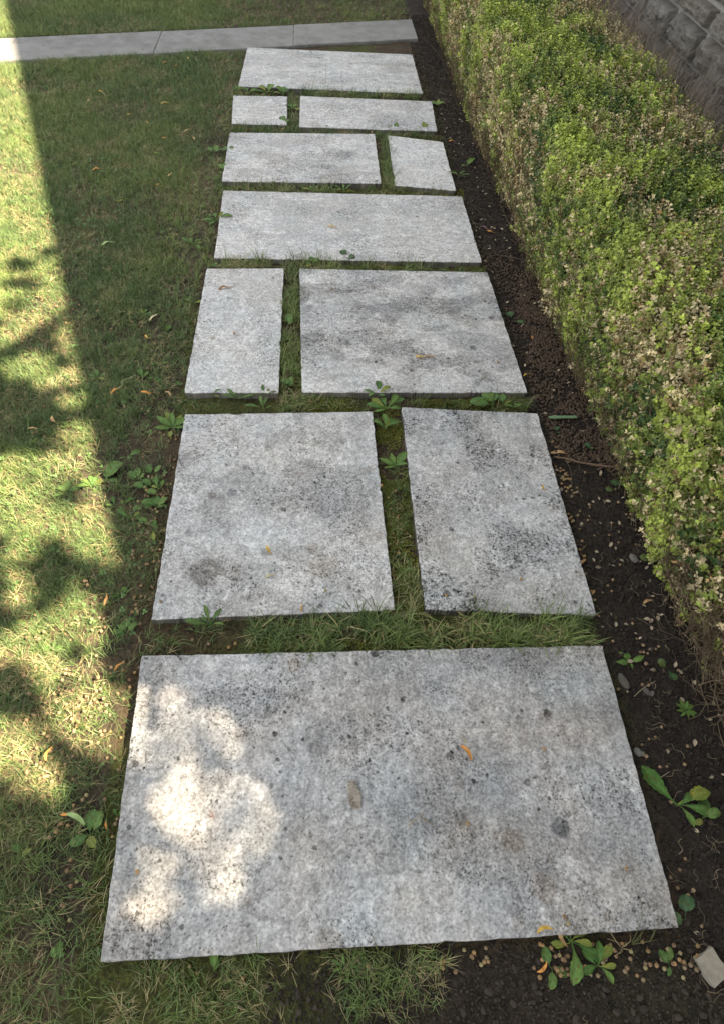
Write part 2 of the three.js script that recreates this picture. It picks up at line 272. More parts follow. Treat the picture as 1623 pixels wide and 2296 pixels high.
// ---------------------------------------------------------------- the linden whose crown dapples the lawn (stands outside the frame, beside the house)
{
  // the sunlit patches that the photograph shows on the ground, as outlines; leaves hang wherever the ground is shaded
  const A = (l) => l.map(([x, y]) => W(40.6 + 0.2824 * x, 491 + 0.2824 * y)), B = (l) => l.map(([x, y]) => W(40.6 + 0.2824 * x, 1014.7 + 0.2824 * y)), C = (l) => l.map(([x, y]) => W(40.6 + 0.4033 * x, 1538.5 + 0.4033 * y));
  const ell = (x, y, a, b, rot = 0) => { const o = []; for (let i = 0; i < 16; i++) { const t = i / 16 * 6.2832, u = a * Math.cos(t), v = b * Math.sin(t); o.push([x + u * Math.cos(rot) - v * Math.sin(rot), y + u * Math.sin(rot) + v * Math.cos(rot)]); } return o; };
  const lit = [A([[-400, -300], [900, -300], [900, 640], [440, 640], [0, 900], [-400, 1100]]), A(ell(465, 910, 90, 165)), A(ell(90, 1140, 190, 75, -0.25)), A(ell(360, 1235, 215, 66, -0.1)), A(ell(430, 1440, 80, 45)), A(ell(560, 1700, 175, 100, 0.3)), A(ell(90, 1940, 150, 75)),
    B([[-300, 60], [560, -40], [640, 60], [700, 200], [790, 400], [860, 560], [860, 780], [600, 770], [430, 700], [340, 600], [180, 600], [-300, 650]]), B(ell(30, 750, 90, 70)), B(ell(0, 1090, 70, 130)),
    B([[-200, 1500], [0, 1430], [200, 1300], [330, 1260], [500, 1090], [640, 1150], [700, 1400], [700, 1600], [650, 1750], [800, 1900], [960, 1930], [940, 2100], [330, 2100], [270, 1880], [160, 1650], [0, 1600], [-200, 1640]]),
    C([[190, -60], [700, 20], [690, 300], [640, 420], [480, 400], [330, 310], [250, 260], [200, 60]]), C([[-200, 200], [60, 215], [130, 330], [210, 440], [310, 650], [250, 690], [180, 610], [120, 490], [-200, 440]]),
    C(ell(855, 120, 104, 134)), C(ell(690, 330, 84, 134)), C(ell(830, 340, 204, 134)), C(ell(1060, 220, 154, 99)), C(ell(1175, 300, 89, 114)), C(ell(1090, 640, 344, 179)), C(ell(1290, 730, 164, 219)), C(ell(1060, 790, 244, 124)), C(ell(790, 970, 124, 134)), C(ell(1090, 1050, 169, 184)), C(ell(770, 1180, 114, 134)),
    C([[540, 1095], [560, 1100], [700, 1300], [820, 1520], [800, 1525], [690, 1320]])].map((l) => l.map((p) => [p.x, p.z]));
  const dark = [A(ell(270, 250, 150, 62)), A(ell(30, 355, 170, 66)), A(ell(40, 500, 200, 58)), A(ell(-20, 665, 130, 70)), A(ell(190, 890, 130, 100, -0.5)), A(ell(-150, 800, 120, 60)),
    B(ell(50, 200, 100, 100)), B(ell(410, 330, 160, 95)), B(ell(430, 215, 105, 100)), B(ell(210, 90, 60, 55)), B(ell(560, 470, 60, 50)), B(ell(430, 1320, 60, 100)), B(ell(-60, 420, 70, 60)), B(ell(250, 480, 45, 40)), B(ell(380, 1470, 160, 70, 0.5)), B(ell(480, 1580, 100, 60)), B(ell(390, 1880, 55, 95)),
    C(ell(1055, 365, 110, 48, 0.8)), C(ell(1110, 855, 75, 42)), C(ell(728, 170, 38, 80, 0.1)), C(ell(915, 1090, 66, 110, -0.35)), C(ell(760, 820, 150, 60, 0.5)), C(ell(915, 960, 40, 70, -0.4))].map((l) => l.map((p) => [p.x, p.z]));
  const box = (l) => { const b = [9, -9, 9, -9]; for (const [x, z] of l) { b[0] = Math.min(b[0], x); b[1] = Math.max(b[1], x); b[2] = Math.min(b[2], z); b[3] = Math.max(b[3], z); } return { l, b }; };
  const LB = lit.map(box), DB = dark.map(box), hit = (set, x, z) => set.some(({ l, b }) => x > b[0] && x < b[1] && z > b[2] && z < b[3] && inPoly(x, z, l));
  const sunny = (x, z) => (z < -2.75) || (hit(LB, x, z) && !hit(DB, x, z));
  const tree = thing('linden_tree', 'linden tree outside the frame whose leaves dapple the lawn', 'tree', V(1.05, -0.03, 3.3));
  seed(31);
  const leafGeo = (() => { const p = [], ix = [], n = 9; p.push(0, 0.004, 0); for (let i = 0; i < n; i++) { const t = i / n * 6.2832, r = 0.027 * (1 + 0.18 * Math.cos(t)) * (1 - 0.1 * Math.cos(2 * t)); p.push(Math.cos(t) * r, -0.004 * Math.abs(Math.sin(t)), Math.sin(t) * r); } for (let i = 0; i < n; i++) ix.push(0, 1 + i, 1 + ((i + 1) % n)); return geoFrom(p, ix); })();
  const leaves = [], spots = [];
  const sx = sunDir.x / sunDir.y, sz = sunDir.z / sunDir.y;
  const lightAt = (x, z, r) => sunny(x, z) || sunny(x + r, z) || sunny(x - r, z) || sunny(x, z + r) || sunny(x, z - r) || sunny(x + r * 0.7, z + r * 0.7) || sunny(x - r * 0.7, z + r * 0.7) || sunny(x + r * 0.7, z - r * 0.7) || sunny(x - r * 0.7, z - r * 0.7);
  const addLeaf = (x, z, h, k = 1) => { spots.push(V(x + sx * h, h, z + sz * h)); leaves.push({ p: V(x + sx * h, h, z + sz * h), q: Q(rr(-0.8, 0.6), rr(0, 6.28), rr(-0.9, 0.2)), s: rr(0.75, 1.15) * k, c: [rr(0.035, 0.07), rr(0.08, 0.13), rr(0.015, 0.03)] }); };
  for (let n = 0; n < 46000; n++) {
    const x = rr(-2.6, 1.9), z = rr(-2.8, 1.6), edge = -0.177 + 0.337 * z + 0.12;
    if (x > edge + 0.06 && z < -1.02 - 0.1 * (x + 0.1)) continue;
    if (lightAt(x, z, 0.02)) continue;
    addLeaf(x, z, rr(2.9, 4.6), lightAt(x, z, 0.06) ? 0.9 : lightAt(x, z, 0.1) ? 1.4 : 2);
  }
  for (let n = 0; n < 520; n++) { const x = rr(-0.44, 0.02), z = rr(-0.75, 0.02); addLeaf(x, z, rr(8, 11), 0.8); }   // loose leaves that thin the light of the gaps over the near slab
  for (let n = 0; n < 9000; n++) { const x = rr(-0.6, 0.08), z = rr(-0.85, 0.1); if (!lightAt(x, z, 0.008)) addLeaf(x, z, rr(2.3, 3), 0.5); }   // small low leaves added to sharpen the sun patch edges on the slab
  for (let n = 0; n < 7000; n++) { const a = rr(0, 6.28), r = Math.sqrt(rnd()) * 2.4, h = rr(3, 6.4), k = Math.sqrt(Math.max(0, 1 - ((h - 4.4) / 2.3) ** 2)); const p = V(1.6 + Math.cos(a) * r * k, h, 3.4 + Math.sin(a) * r * k); if (p.z - sz * h < 0.5 && lightAt(p.x - sx * h, p.z - sz * h, 0.035)) continue; leaves.push({ p, q: Q(rr(-0.7, 0.7), rr(0, 6.28), rr(-0.7, 0.7)), s: rr(0.8, 1.3), c: [rr(0.035, 0.07), rr(0.08, 0.13), rr(0.015, 0.03)] }); }
  leaves.forEach((l) => l.p.sub(tree.position));
  copies('crown', leafGeo, new THREE.MeshStandardMaterial({ roughness: 0.7, side: THREE.DoubleSide }), leaves, tree);
  const bark = std([0.09, 0.075, 0.06], 0.95, { bumpMap: crumb, bumpScale: 0.01 });
  part('trunk', tube([V(0, -0.1, 0), V(0.05, 1.2, 0.02), V(0.2, 2.6, 0), V(0.4, 4.4, -0.1)], 0.17, 0.06, 10, 16), bark, tree);
  for (const [x, y, z] of [[1.6, 4.2, -1.5], [2.2, 4.1, -3.2], [0.6, 3.9, -1.6], [1.4, 4.6, 0.8], [-0.6, 4.4, 0.7]]) part('limb', tube([V(0.12, 2.0, 0), V(x * 0.4, 2.0 + (y - 2) * 0.6, z * 0.4), V(x, y, z)], 0.05, 0.006, 6, 12), bark, tree);
}

// ---------------------------------------------------------------- lawn and the grass in the joints
function tuftGeo(n, len, wid, spread, s) {
  seed(s); const p = [], ix = [];
  for (let b = 0; b < n; b++) {
    const a = rr(0, 6.28), l = len * rr(0.6, 1.25), lean = rr(0.25, spread), ox = rr(-0.008, 0.008), oz = rr(-0.008, 0.008), tw = a + 1.57 + rr(-0.5, 0.5), w = wid * rr(0.7, 1.2), k0 = p.length / 3;
    const at = (t) => { const th = lean * (0.35 + 0.9 * t), r = l * t; return [ox + Math.cos(a) * Math.sin(th) * r, Math.cos(th) * r, oz + Math.sin(a) * Math.sin(th) * r]; };
    [0, 0.35, 0.7].forEach((t) => { const c = at(t), h = w * (1 - t * 0.55) / 2; p.push(c[0] + Math.cos(tw) * h, c[1], c[2] + Math.sin(tw) * h, c[0] - Math.cos(tw) * h, c[1], c[2] - Math.sin(tw) * h); });
    p.push(...at(1));
    ix.push(k0, k0 + 1, k0 + 2, k0 + 1, k0 + 3, k0 + 2, k0 + 2, k0 + 3, k0 + 4, k0 + 3, k0 + 5, k0 + 4, k0 + 4, k0 + 5, k0 + 6);
  }
  return geoFrom(p, ix);
}
const bladeMat = new THREE.MeshStandardMaterial({ roughness: 0.6, side: THREE.DoubleSide });
const grassColour = (x, z) => {
  const n = fbm(x * 2.2 + 3, z * 2.2, 3), m = fbm(x * 9 + 30, z * 9, 2);
  if (rnd() < 0.13 + 0.3 * sstep(0.5, 0.68, m)) { const k = rr(0.6, 1.6); return [0.33 * k, 0.28 * k, 0.14 * k]; }     // straw
  const k = rr(0.65, 1.55), y = sstep(0.35, 0.7, n) * 0.5 + rnd() * 0.5; return [mixn(0.075, 0.165, y) * k, mixn(0.128, 0.222, y) * k, mixn(0.043, 0.06, y) * k];
};
{
  const kinds = [[], [], [], []];
  seed(404);
  for (let n = 0; n < 480000; n++) {
    const far = n % 12 === 0, x = far ? rr(-3, 0.78) : rr(-2.75, -0.4), z = far ? rr(-8, -5.2) : rr(-7.0, 0.4);
    const t = (z + 8) / 8.4; if (rnd() > 0.4 + 0.6 * t) continue;                       // sparser where it is far away
    if (Math.abs(z - walkZ(x) + 0.21) < 0.235 || (x > -0.4 && z > walkZ(x)) || onSlab(x, z) || onSlab(x + 0.012, z)) continue;
    const bare = fbm(x * 5 + 12, z * 5 + 40, 3), d = Math.max(0, -0.43 - x), margin = sstep(0, 0.3, d - 0.02 + (bare - 0.5) * 0.3);
    const nearPath = x > -0.4 ? 1 : mixn(0.2, 1, margin), worn = z > -1.9 ? mixn(1, 0.5, sstep(0.45, 0.62, bare) * (1 - sstep(0.25, 0.9, d))) : 1;
    const patch = mixn(1, 0.4, sstep(0.58, 0.7, fbm(x * 3 + 80, z * 3 + 3, 3)));
    if (rnd() > nearPath * worn * patch * 0.82) continue;
    const c = grassColour(x, z), straw = c[0] > c[1];
    kinds[straw ? 3 : Math.floor(rnd() * 3)].push({ p: V(x, soilY(x, z), z), q: Q(straw ? rr(-0.9, 0.9) : rr(-0.25, 0.25), rr(0, 6.28), rr(-0.25, 0.25)), s: rr(0.56, 0.94) * mixn(0.8, 1.05, fbm(x * 4, z * 4, 2)), c });
  }
  const lawn = new THREE.Group(); lawn.name = 'lawn_grass'; scene.add(lawn); tag(lawn, 'short mown lawn grass with dry straw left of the slab path', 'grass', null, 'stuff');
  const G = [tuftGeo(6, 0.048, 0.0022, 1.1, 1), tuftGeo(7, 0.04, 0.002, 1.25, 2), tuftGeo(5, 0.06, 0.0024, 1.2, 3), tuftGeo(6, 0.052, 0.0015, 1.5, 4)];
  kinds.forEach((l, i) => copies('grass_blades', G[i], bladeMat, l, lawn));

  // joints: [left, top, right, bottom in page pixels, tufts per square metre, length]
  const J = [[340, 1380, 1330, 1475, 3500, 1], [700, 1370, 1300, 1440, 11000, 1.4], [560, 1385, 760, 1465, 6000, 1.2], [880, 1180, 945, 1370, 7000, 1.1], [850, 940, 930, 1180, 4500, 0.7], [400, 885, 1190, 925, 2500, 0.6], [330, 1390, 1340, 1470, 3500, 0.65], [630, 610, 676, 870, 14000, 1.1], [630, 880, 720, 915, 9000, 1], [500, 575, 760, 604, 12000, 1.3], [760, 585, 1080, 606, 4500, 1.1], [700, 880, 1180, 905, 1500, 0.9], [1100, 880, 1190, 915, 5000, 1.1],
    [860, 300, 885, 420, 16000, 1.2], [500, 405, 760, 432, 7000, 1], [760, 415, 1000, 438, 4000, 1], [520, 278, 660, 296, 12000, 1], [660, 285, 980, 300, 6000, 1], [646, 215, 672, 290, 7000, 1], [690, 195, 940, 215, 12000, 1.2], [520, 195, 690, 215, 4000, 1], [230, 2110, 1000, 2290, 10000, 0.75], [640, 2120, 1000, 2230, 4000, 0.85], [300, 1440, 420, 1470, 2500, 1], [985, 90, 1000, 300, 500, 0.7]];
  const jk = [[], [], [], []];
  J.forEach(([l, t, r, b, dens, len], k) => {
    const c = [W(l, t), W(r, t), W(r, b), W(l, b)], P = c.map((p) => [p.x, p.z]), x0 = Math.min(...P.map((p) => p[0])), x1 = Math.max(...P.map((p) => p[0])), z0 = Math.min(...P.map((p) => p[1])), z1 = Math.max(...P.map((p) => p[1]));
    seed(900 + k);
    for (let n = 0; n < dens * (x1 - x0) * (z1 - z0); n++) {
      const x = rr(x0, x1), z = rr(z0, z1); if (!inPoly(x, z, P) || onSlab(x, z)) continue; if (fbm(x * 14, z * 14, 2) < rr(0.25, 0.6)) continue;
      const c = grassColour(x, z), straw = c[0] > c[1];
      jk[straw ? 3 : Math.floor(rnd() * 3)].push({ p: V(x, soilY(x, z), z), q: Q(rr(-0.35, 0.35), rr(0, 6.28), rr(-0.3, 0.3)), s: len * rr(0.55, 1.1), c });
    }
  });
  const jg = new THREE.Group(); jg.name = 'joint_grass'; scene.add(jg); tag(jg, 'thin grass growing in the joints between the stone slabs', 'grass', null, 'stuff');
  jk.forEach((l, i) => copies('grass_blades', G[i], bladeMat, l, jg));
}
{ // moss cushions in the joints
  seed(55); const list = [], p = [], ix = [];
  for (let b = 0; b < 7; b++) { const a = b / 7 * 6.28, k = p.length / 3, l = 0.0045; p.push(Math.cos(a + 1.2) * 0.0012, 0, Math.sin(a + 1.2) * 0.0012, Math.cos(a - 1.2) * 0.0012, 0, Math.sin(a - 1.2) * 0.0012, Math.cos(a) * l * 0.8, l * 0.7, Math.sin(a) * l * 0.8); ix.push(k, k + 1, k + 2); }
  const spots = [[660, 885, 1190, 930, 1], [845, 930, 960, 1200, 1], [860, 1150, 950, 1380, 0.5], [560, 1430, 960, 1470, 0.6], [880, 1420, 1340, 1460, 0.5], [700, 585, 1090, 608, 0.8], [660, 640, 680, 880, 0.5], [760, 412, 1040, 440, 0.4], [255, 1620, 300, 1760, 0.8]];
  spots.forEach(([l, t, r, b, k]) => {
    const c = [W(l, t), W(r, t), W(r, b), W(l, b)].map((q) => [q.x, q.z]), x0 = Math.min(...c.map((q) => q[0])), x1 = Math.max(...c.map((q) => q[0])), z0 = Math.min(...c.map((q) => q[1])), z1 = Math.max(...c.map((q) => q[1]));
    for (let n = 0; n < 110000 * k * (x1 - x0) * (z1 - z0); n++) { const x = rr(x0, x1), z = rr(z0, z1); if (!inPoly(x, z, c) || onSlab(x, z) || fbm(x * 12 + 5, z * 12 + 5, 3) < rr(0.38, 0.56)) continue; const v = rr(0.6, 1.3), y = fbm(x * 7, z * 7 + 60, 2); list.push({ p: V(x, soilY(x, z) + 0.001, z), q: Q(rr(-0.4, 0.4), rr(0, 6.28), rr(-0.4, 0.4)), s: rr(0.8, 1.7), c: [mixn(0.1, 0.2, y) * v, mixn(0.13, 0.19, y) * v, 0.024 * v] }); }
  });
  tag(copies('moss', geoFrom(p, ix), bladeMat, list), 'low olive moss carpeting the earth joints between slabs', 'moss');
}
{ // clover leaflets and tiny seedlings in the lawn
  seed(66); const list = [], p = [], ix = [];
  for (let k = 0; k < 3; k++) { const a = k * 2.094, c = [Math.cos(a) * 0.006, Math.sin(a) * 0.006], b = p.length / 3; p.push(0, 0, 0); for (let i = 0; i < 7; i++) { const t = i / 7 * 6.28; p.push(c[0] + Math.cos(t) * 0.0046, 0.001 + 0.001 * Math.cos(t + a), c[1] + Math.sin(t) * 0.0046); } for (let i = 0; i < 7; i++) ix.push(b, b + 1 + i, b + 1 + ((i + 1) % 7)); }
  for (let n = 0; n < 7000; n++) { const x = rr(-2.5, -0.42), z = rr(-5, 0.1); if (onSlab(x, z) || z < walkZ(x) || fbm(x * 3 + 50, z * 3 + 9, 3) < rr(0.42, 0.68)) continue; const v = rr(0.7, 1.25); list.push({ p: V(x, soilY(x, z) + rr(0.012, 0.034), z), q: Q(rr(-0.5, 0.5), rr(0, 6.28), rr(-0.5, 0.5)), s: rr(0.35, 0.85), c: [0.09 * v, 0.17 * v, 0.045 * v] }); }
  tag(copies('clover', geoFrom(p, ix), bladeMat, list), 'small round clover leaves scattered through the lawn', 'clover');
}

// ---------------------------------------------------------------- dark bed: clods, litter
{
  seed(71); const clods = [], bits = [], dead = [];
  const inBed = (x, z) => x > 0.715 && !onSlab(x, z);
  for (let n = 0; n < 26000; n++) { const x = rr(0.7, 1.15), z = rr(-6, 0.35); if (!inBed(x, z)) continue; const v = rr(0.5, 1.5); clods.push({ p: V(x, soilY(x, z) + 0.001, z), q: Q(rr(0, 6), rr(0, 6), rr(0, 6)), s: V(rr(0.5, 1.2), rr(0.4, 0.8), rr(0.5, 1.2)).multiplyScalar(rnd() < 0.06 ? 2 : 1), c: [0.03 * v, 0.023 * v, 0.017 * v] }); }
  for (let n = 0; n < 7000; n++) { const x = rr(-0.1, 1.15), z = rr(-0.09, 0.3); if (onSlab(x, z)) continue; const v = rr(0.5, 1.7); clods.push({ p: V(x, soilY(x, z) + 0.001, z), q: Q(rr(0, 6), rr(0, 6), rr(0, 6)), s: V(rr(0.4, 1.1), rr(0.4, 0.8), rr(0.4, 1.1)).multiplyScalar(rnd() < 0.05 ? 2.2 : 1), c: [0.034 * v, 0.027 * v, 0.02 * v] }); }
  for (let n = 0; n < 3000; n++) { const x = rr(-0.46, 0.8), z = rr(-4.5, 0.2); if (onSlab(x, z)) continue; const v = rr(0.6, 1.6); clods.push({ p: V(x, soilY(x, z), z), q: Q(rr(0, 6), rr(0, 6), rr(0, 6)), s: rr(0.4, 1), c: [0.05 * v, 0.036 * v, 0.022 * v] }); }
  const clod = new THREE.IcosahedronGeometry(0.0045, 0); tag(copies('soil_crumbs', clod, std([1, 1, 1], 1), clods), 'dark crumbs of earth over the bed and joints', 'soil');
  const bit = tube([V(-0.02, 0, 0), V(-0.006, 0.003, 0.004), V(0.008, 0.001, -0.002), V(0.022, 0.002, 0.003)], 0.0006, 0.0004, 4, 6);
  for (let n = 0; n < 1500; n++) { const bed = rnd() < 0.55, x = bed ? rr(0.72, 1.05) : rr(-1.1, 0.75), z = rr(-5, 0.25); if (onSlab(x, z) || (!bed && x < -0.46 && rnd() < 0.3)) continue; const v = rr(0.4, 1.2); bits.push({ p: V(x, soilY(x, z) + 0.004, z), q: Q(rr(-0.2, 0.2), rr(0, 6.28), rr(-0.2, 0.2)), s: V(rr(0.3, 1.2), 1, rr(0.4, 1.6)), c: [0.26 * v, 0.2 * v, 0.13 * v] }); }
  tag(copies('twig_litter', bit, std([1, 1, 1], 0.9), bits), 'thin dry stalks and grass bits littering the soil', 'litter');
  const dl = (() => { const q = [], i2 = []; for (let i = 0; i <= 6; i++) { const t = i / 6, w = 0.0045 * Math.sin(Math.PI * Math.pow(t, 0.85)) + 0.0002; q.push(t * 0.017, 0.002 * Math.sin(t * 3) + 0.0016, -w, t * 0.017, 0.002 * Math.sin(t * 3), 0, t * 0.017, 0.002 * Math.sin(t * 3) + 0.0016, w); } for (let i = 0; i < 6; i++) for (let k = 0; k < 2; k++) { const a = i * 3 + k; i2.push(a, a + 3, a + 1, a + 1, a + 3, a + 4); } return geoFrom(q, i2); })();
  for (let n = 0; n < 520; n++) { const x = 0.74 + Math.pow(rnd(), 0.6) * 0.34, z = rr(-4.5, 0.1); if (!inBed(x, z)) continue; const v = rr(0.4, 1.1); dead.push({ p: V(x, soilY(x, z) + 0.005, z), q: Q(rr(-0.4, 0.4), rr(0, 6.28), rr(-0.6, 0.6)), s: rr(0.6, 1.1), c: [0.42 * v, 0.34 * v, 0.24 * v] }); }
  tag(copies('leaf_litter', dl, std([1, 1, 1], 0.8), dead), 'tiny dead hedge leaves scattered over the dark bed', 'litter');
}

const HEDGE_STEM = std([0.12, 0.095, 0.065], 0.95);
// ---------------------------------------------------------------- boxwood hedge
{
  const hedge = thing('boxwood_hedge', 'clipped boxwood hedge with many dead cream leaves beside the path', 'hedge', V(1.2, -0.03, -3));
  const o = hedge.position;
  const leafInto = (p, ix, base, dir, up, len, wid) => {   // a small oval leaf, folded along its midrib
    const d = dir.clone().normalize(), s = d.clone().cross(up).normalize(), n = s.clone().cross(d), k = p.length / 3;
    const at = (t, w, h) => { const q = base.clone().addScaledVector(d, t * len).addScaledVector(s, w * wid).addScaledVector(n, h * len); p.push(q.x, q.y, q.z); };
    at(0, 0, 0); at(0.35, -0.46, 0.1); at(0.35, 0, 0.02); at(0.35, 0.46, 0.1); at(0.75, -0.38, 0.08); at(0.75, 0, 0); at(0.75, 0.38, 0.08); at(1, 0, -0.06);
    for (const [a, b, c] of [[0, 2, 1], [0, 3, 2], [1, 2, 5], [1, 5, 4], [2, 3, 6], [2, 6, 5], [4, 5, 7], [5, 6, 7]]) ix.push(k + a, k + b, k + c);
  };
  const sprig = (s, len, pairs, leafLen, rosette) => {
    seed(s); const p = [], ix = [], bend = rr(-0.25, 0.25);
    for (let i = 0; i < pairs; i++) {
      const t = i / (pairs - 1 || 1), b = V(bend * len * t * t, len * t, 0), a = i * 1.57 + rr(-0.3, 0.3), el = rr(0.35, 0.9), sz = leafLen * mixn(1.05, 0.75, t) * rr(0.8, 1.15);
      for (const h of [0, Math.PI]) if (rnd() > 0.08) { const d = V(Math.cos(a + h), el, Math.sin(a + h)); leafInto(p, ix, b, d, V(0, 1, 0), sz, sz * 0.58); }
    }
    for (let i = 0; i < rosette; i++) { const a = i * 2.4; leafInto(p, ix, V(bend * len, len, 0), V(Math.cos(a), rr(0.7, 1.5), Math.sin(a)), V(0.1, 1, 0), leafLen * 0.75, leafLen * 0.4); }
    return geoFrom(p, ix);
  };
  const greenGeo = [sprig(1, 0.05, 5, 0.019, 4), sprig(2, 0.042, 4, 0.021, 3), sprig(3, 0.06, 6, 0.018, 4)], dryGeo = [sprig(4, 0.045, 4, 0.018, 3), sprig(5, 0.035, 3, 0.017, 2)];
  const green = [[], [], []], dry = [[], []], inner = [];
  // outline across the hedge: u runs up the face, over the top and down the back
  const HT = (z) => 0.5 + 0.03 * (fbm(z * 1.3, 4, 2) - 0.5);
  const FX = (z) => 0.93 - 0.035 * Math.exp(-((z + 2.4) ** 2) / 0.5) + (z > -0.9 ? (z + 0.9) * 0.12 : 0) - 0.05 * (1 - sstep(-3.6, -2.8, z));
  const surf = (u, z) => {                                 // -> point and outward normal
    const h = HT(z) + 0.03, fx = FX(z), bx = 1.66 + 0.03 * (vn(z * 2, 9) - 0.5);
    let x, y, nx, ny; const r = 0.09;
    if (u < h - r) { x = fx + 0.04 * (1 - sstep(0, 0.22, u)); y = u; nx = -1; ny = 0.12; }
    else if (u < h - r + 1.57 * r) { const a = (u - h + r) / r; x = fx + r - r * Math.cos(a); y = h - r + r * Math.sin(a); nx = -Math.cos(a); ny = Math.sin(a); }
    else { const v = u - (h - r + 1.57 * r), wd = bx - fx - 2 * r; if (v < wd) { x = fx + r + v; y = h; nx = 0; ny = 1; } else { const a = Math.min(1.57, (v - wd) / r); x = bx - r + r * Math.sin(a); y = h - r + r * Math.cos(a) - Math.max(0, v - wd - 1.57 * r); nx = Math.sin(a); ny = Math.cos(a); } }
    return { p: V(x, y, z), n: V(nx, ny, 0), h };
  };
  const UP = V(0, 1, 0);
  seed(222);
  for (let n = 0; n < 150000; n++) {
    const z = rr(-7.4, -0.32), far = z < -4.8; if (far && rnd() < 0.35) continue;
    const u = rr(-0.0, 1.55), s = surf(u, z); if (s.p.y < 0.015) continue;
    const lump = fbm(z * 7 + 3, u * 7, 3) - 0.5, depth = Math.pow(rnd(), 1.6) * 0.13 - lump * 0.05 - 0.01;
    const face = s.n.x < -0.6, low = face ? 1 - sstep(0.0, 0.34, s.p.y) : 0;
    const endThin = sstep(-1.1, -0.6, z);                // the near end has died back to bare twigs
    if (rnd() < endThin * 0.86) continue;
    if (face && low > 0.6 && rnd() < 0.35 && depth < 0.05) continue;
    if (!face && s.p.x > 1.55 && rnd() < 0.5) continue;
    const dryness = 0.11 + 0.55 * sstep(0.5, 0.66, fbm(z * 3.1 + 17, u * 4.2 + 3, 3)) + (face ? 0.14 : 0) + low * 0.12 + endThin * 0.35 + (s.p.x > 1.46 ? 0.3 : 0);
    const dir = s.n.clone().multiplyScalar(face ? 0.75 : 1).add(V(rr(-0.6, 0.6), face ? rr(0.0, 0.9) : rr(0, 0.3), rr(-0.6, 0.6))).normalize();
    const q = new THREE.Quaternion().setFromUnitVectors(UP, dir).multiply(Q(0, rr(0, 6.28), 0));
    const p = s.p.clone().addScaledVector(s.n, -depth).addScaledVector(dir, -0.045).sub(o); p.y += 0.0;
    if (rnd() < dryness) {
      const v = rr(0.55, 1.15), w = rnd(); dry[Math.floor(rnd() * 2)].push({ p, q, s: rr(0.52, 0.85), c: w < 0.6 ? [0.8 * v, 0.69 * v, 0.42 * v] : w < 0.75 ? [0.44 * v, 0.31 * v, 0.15 * v] : [0.28 * v, 0.27 * v, 0.09 * v] });
    } else {
      const v = rr(0.7, 1.3), y = Math.min(1, Math.max(0, 0.52 - depth * 6 + lump * 1.4 + rr(-0.4, 0.4))), top2 = face ? 0.85 : 1;  // shade put into the leaf colour: darker deep inside and on the face
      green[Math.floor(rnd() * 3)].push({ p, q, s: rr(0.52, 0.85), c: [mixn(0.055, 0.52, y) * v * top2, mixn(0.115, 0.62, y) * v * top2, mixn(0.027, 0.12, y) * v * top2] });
    }
  }
  const leafMat = new THREE.MeshStandardMaterial({ roughness: 0.45, side: THREE.DoubleSide });
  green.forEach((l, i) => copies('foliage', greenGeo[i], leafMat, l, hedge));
  const dryMat = new THREE.MeshStandardMaterial({ roughness: 0.75, side: THREE.DoubleSide });
  dry.forEach((l, i) => tag(copies('dead_leaves', dryGeo[i], dryMat, l, hedge), 'cream and tan dead leaves'));
  // inner twigs, upright through the hedge
  seed(333); const tw = [], st = [], bare = [];
  const twigGeo = [tube([V(0, 0, 0), V(0.012, 0.07, 0.004), V(-0.004, 0.15, 0.01), V(0.01, 0.24, 0)], 0.0016, 0.0007, 4, 7), mergeGeometries([tube([V(0, 0, 0), V(-0.008, 0.06, 0.01), V(0.006, 0.13, -0.005), V(-0.006, 0.2, 0.01)], 0.0014, 0.0006, 4, 6), tube([V(-0.004, 0.05, 0.008), V(0.02, 0.09, 0.02), V(0.03, 0.14, 0.018)], 0.001, 0.0005, 4, 4), tube([V(0.004, 0.11, 0), V(-0.02, 0.15, -0.012), V(-0.024, 0.19, -0.02)], 0.0009, 0.0005, 4, 4)])];
  const tws = [[], []];
  for (let n = 0; n < 15000; n++) {
    const z = rr(-7.3, -0.25), u = rr(-0.02, 0.62), s = surf(Math.max(0, u), z); const v = rr(0.5, 1.3);
    const p = s.p.clone().add(V(rr(0.02, 0.14), rr(-0.3, -0.16), 0)); if (p.y < 0) p.y = 0; if (p.x > 1.6) continue; p.sub(o);
    const out = rnd() < 0.3 ? rr(-0.9, 0.9) : rr(-0.35, 0.35);
    tws[Math.floor(rnd() * 2)].push({ p, q: Q(out, rr(0, 6.28), rr(-0.4, 0.4)), s: rr(0.5, 1), c: [0.17 * v, 0.125 * v, 0.075 * v] });
  }
  for (let n = 0; n < 900; n++) { const z = rr(-0.8, -0.2), v = rr(0.5, 1.3), p = V(rr(0.95, 1.25), rr(0, 0.12), z).sub(o); tws[1].push({ p, q: Q(rr(-1.1, 1.1), rr(0, 6.28), rr(-0.9, 0.9)), s: rr(0.5, 1.1), c: [0.2 * v, 0.15 * v, 0.095 * v] }); }
  const twigMat = new THREE.MeshStandardMaterial({ roughness: 0.9, side: THREE.DoubleSide });
  tws.forEach((l, i) => copies('twigs', twigGeo[i], twigMat, l, hedge));
  for (let z = -7.2; z < -0.3; z += rr(0.24, 0.4)) for (let k = 0; k < 2; k++) { const x = rr(1.02, 1.4); part('stem', mergeGeometries([tube([V(x, -0.04, z), V(x + rr(-0.03, 0.03), 0.14, z + rr(-0.03, 0.03)), V(x + rr(-0.1, 0.06), 0.3, z + rr(-0.08, 0.08))], 0.009, 0.003, 6, 7), tube([V(x, 0.06, z), V(x - 0.06, 0.15, z + rr(-0.06, 0.06)), V(x - 0.1, 0.26, z + rr(-0.1, 0.1))], 0.006, 0.002, 5, 6)]).translate(-o.x, -o.y, -o.z), twigMat2(), hedge); }
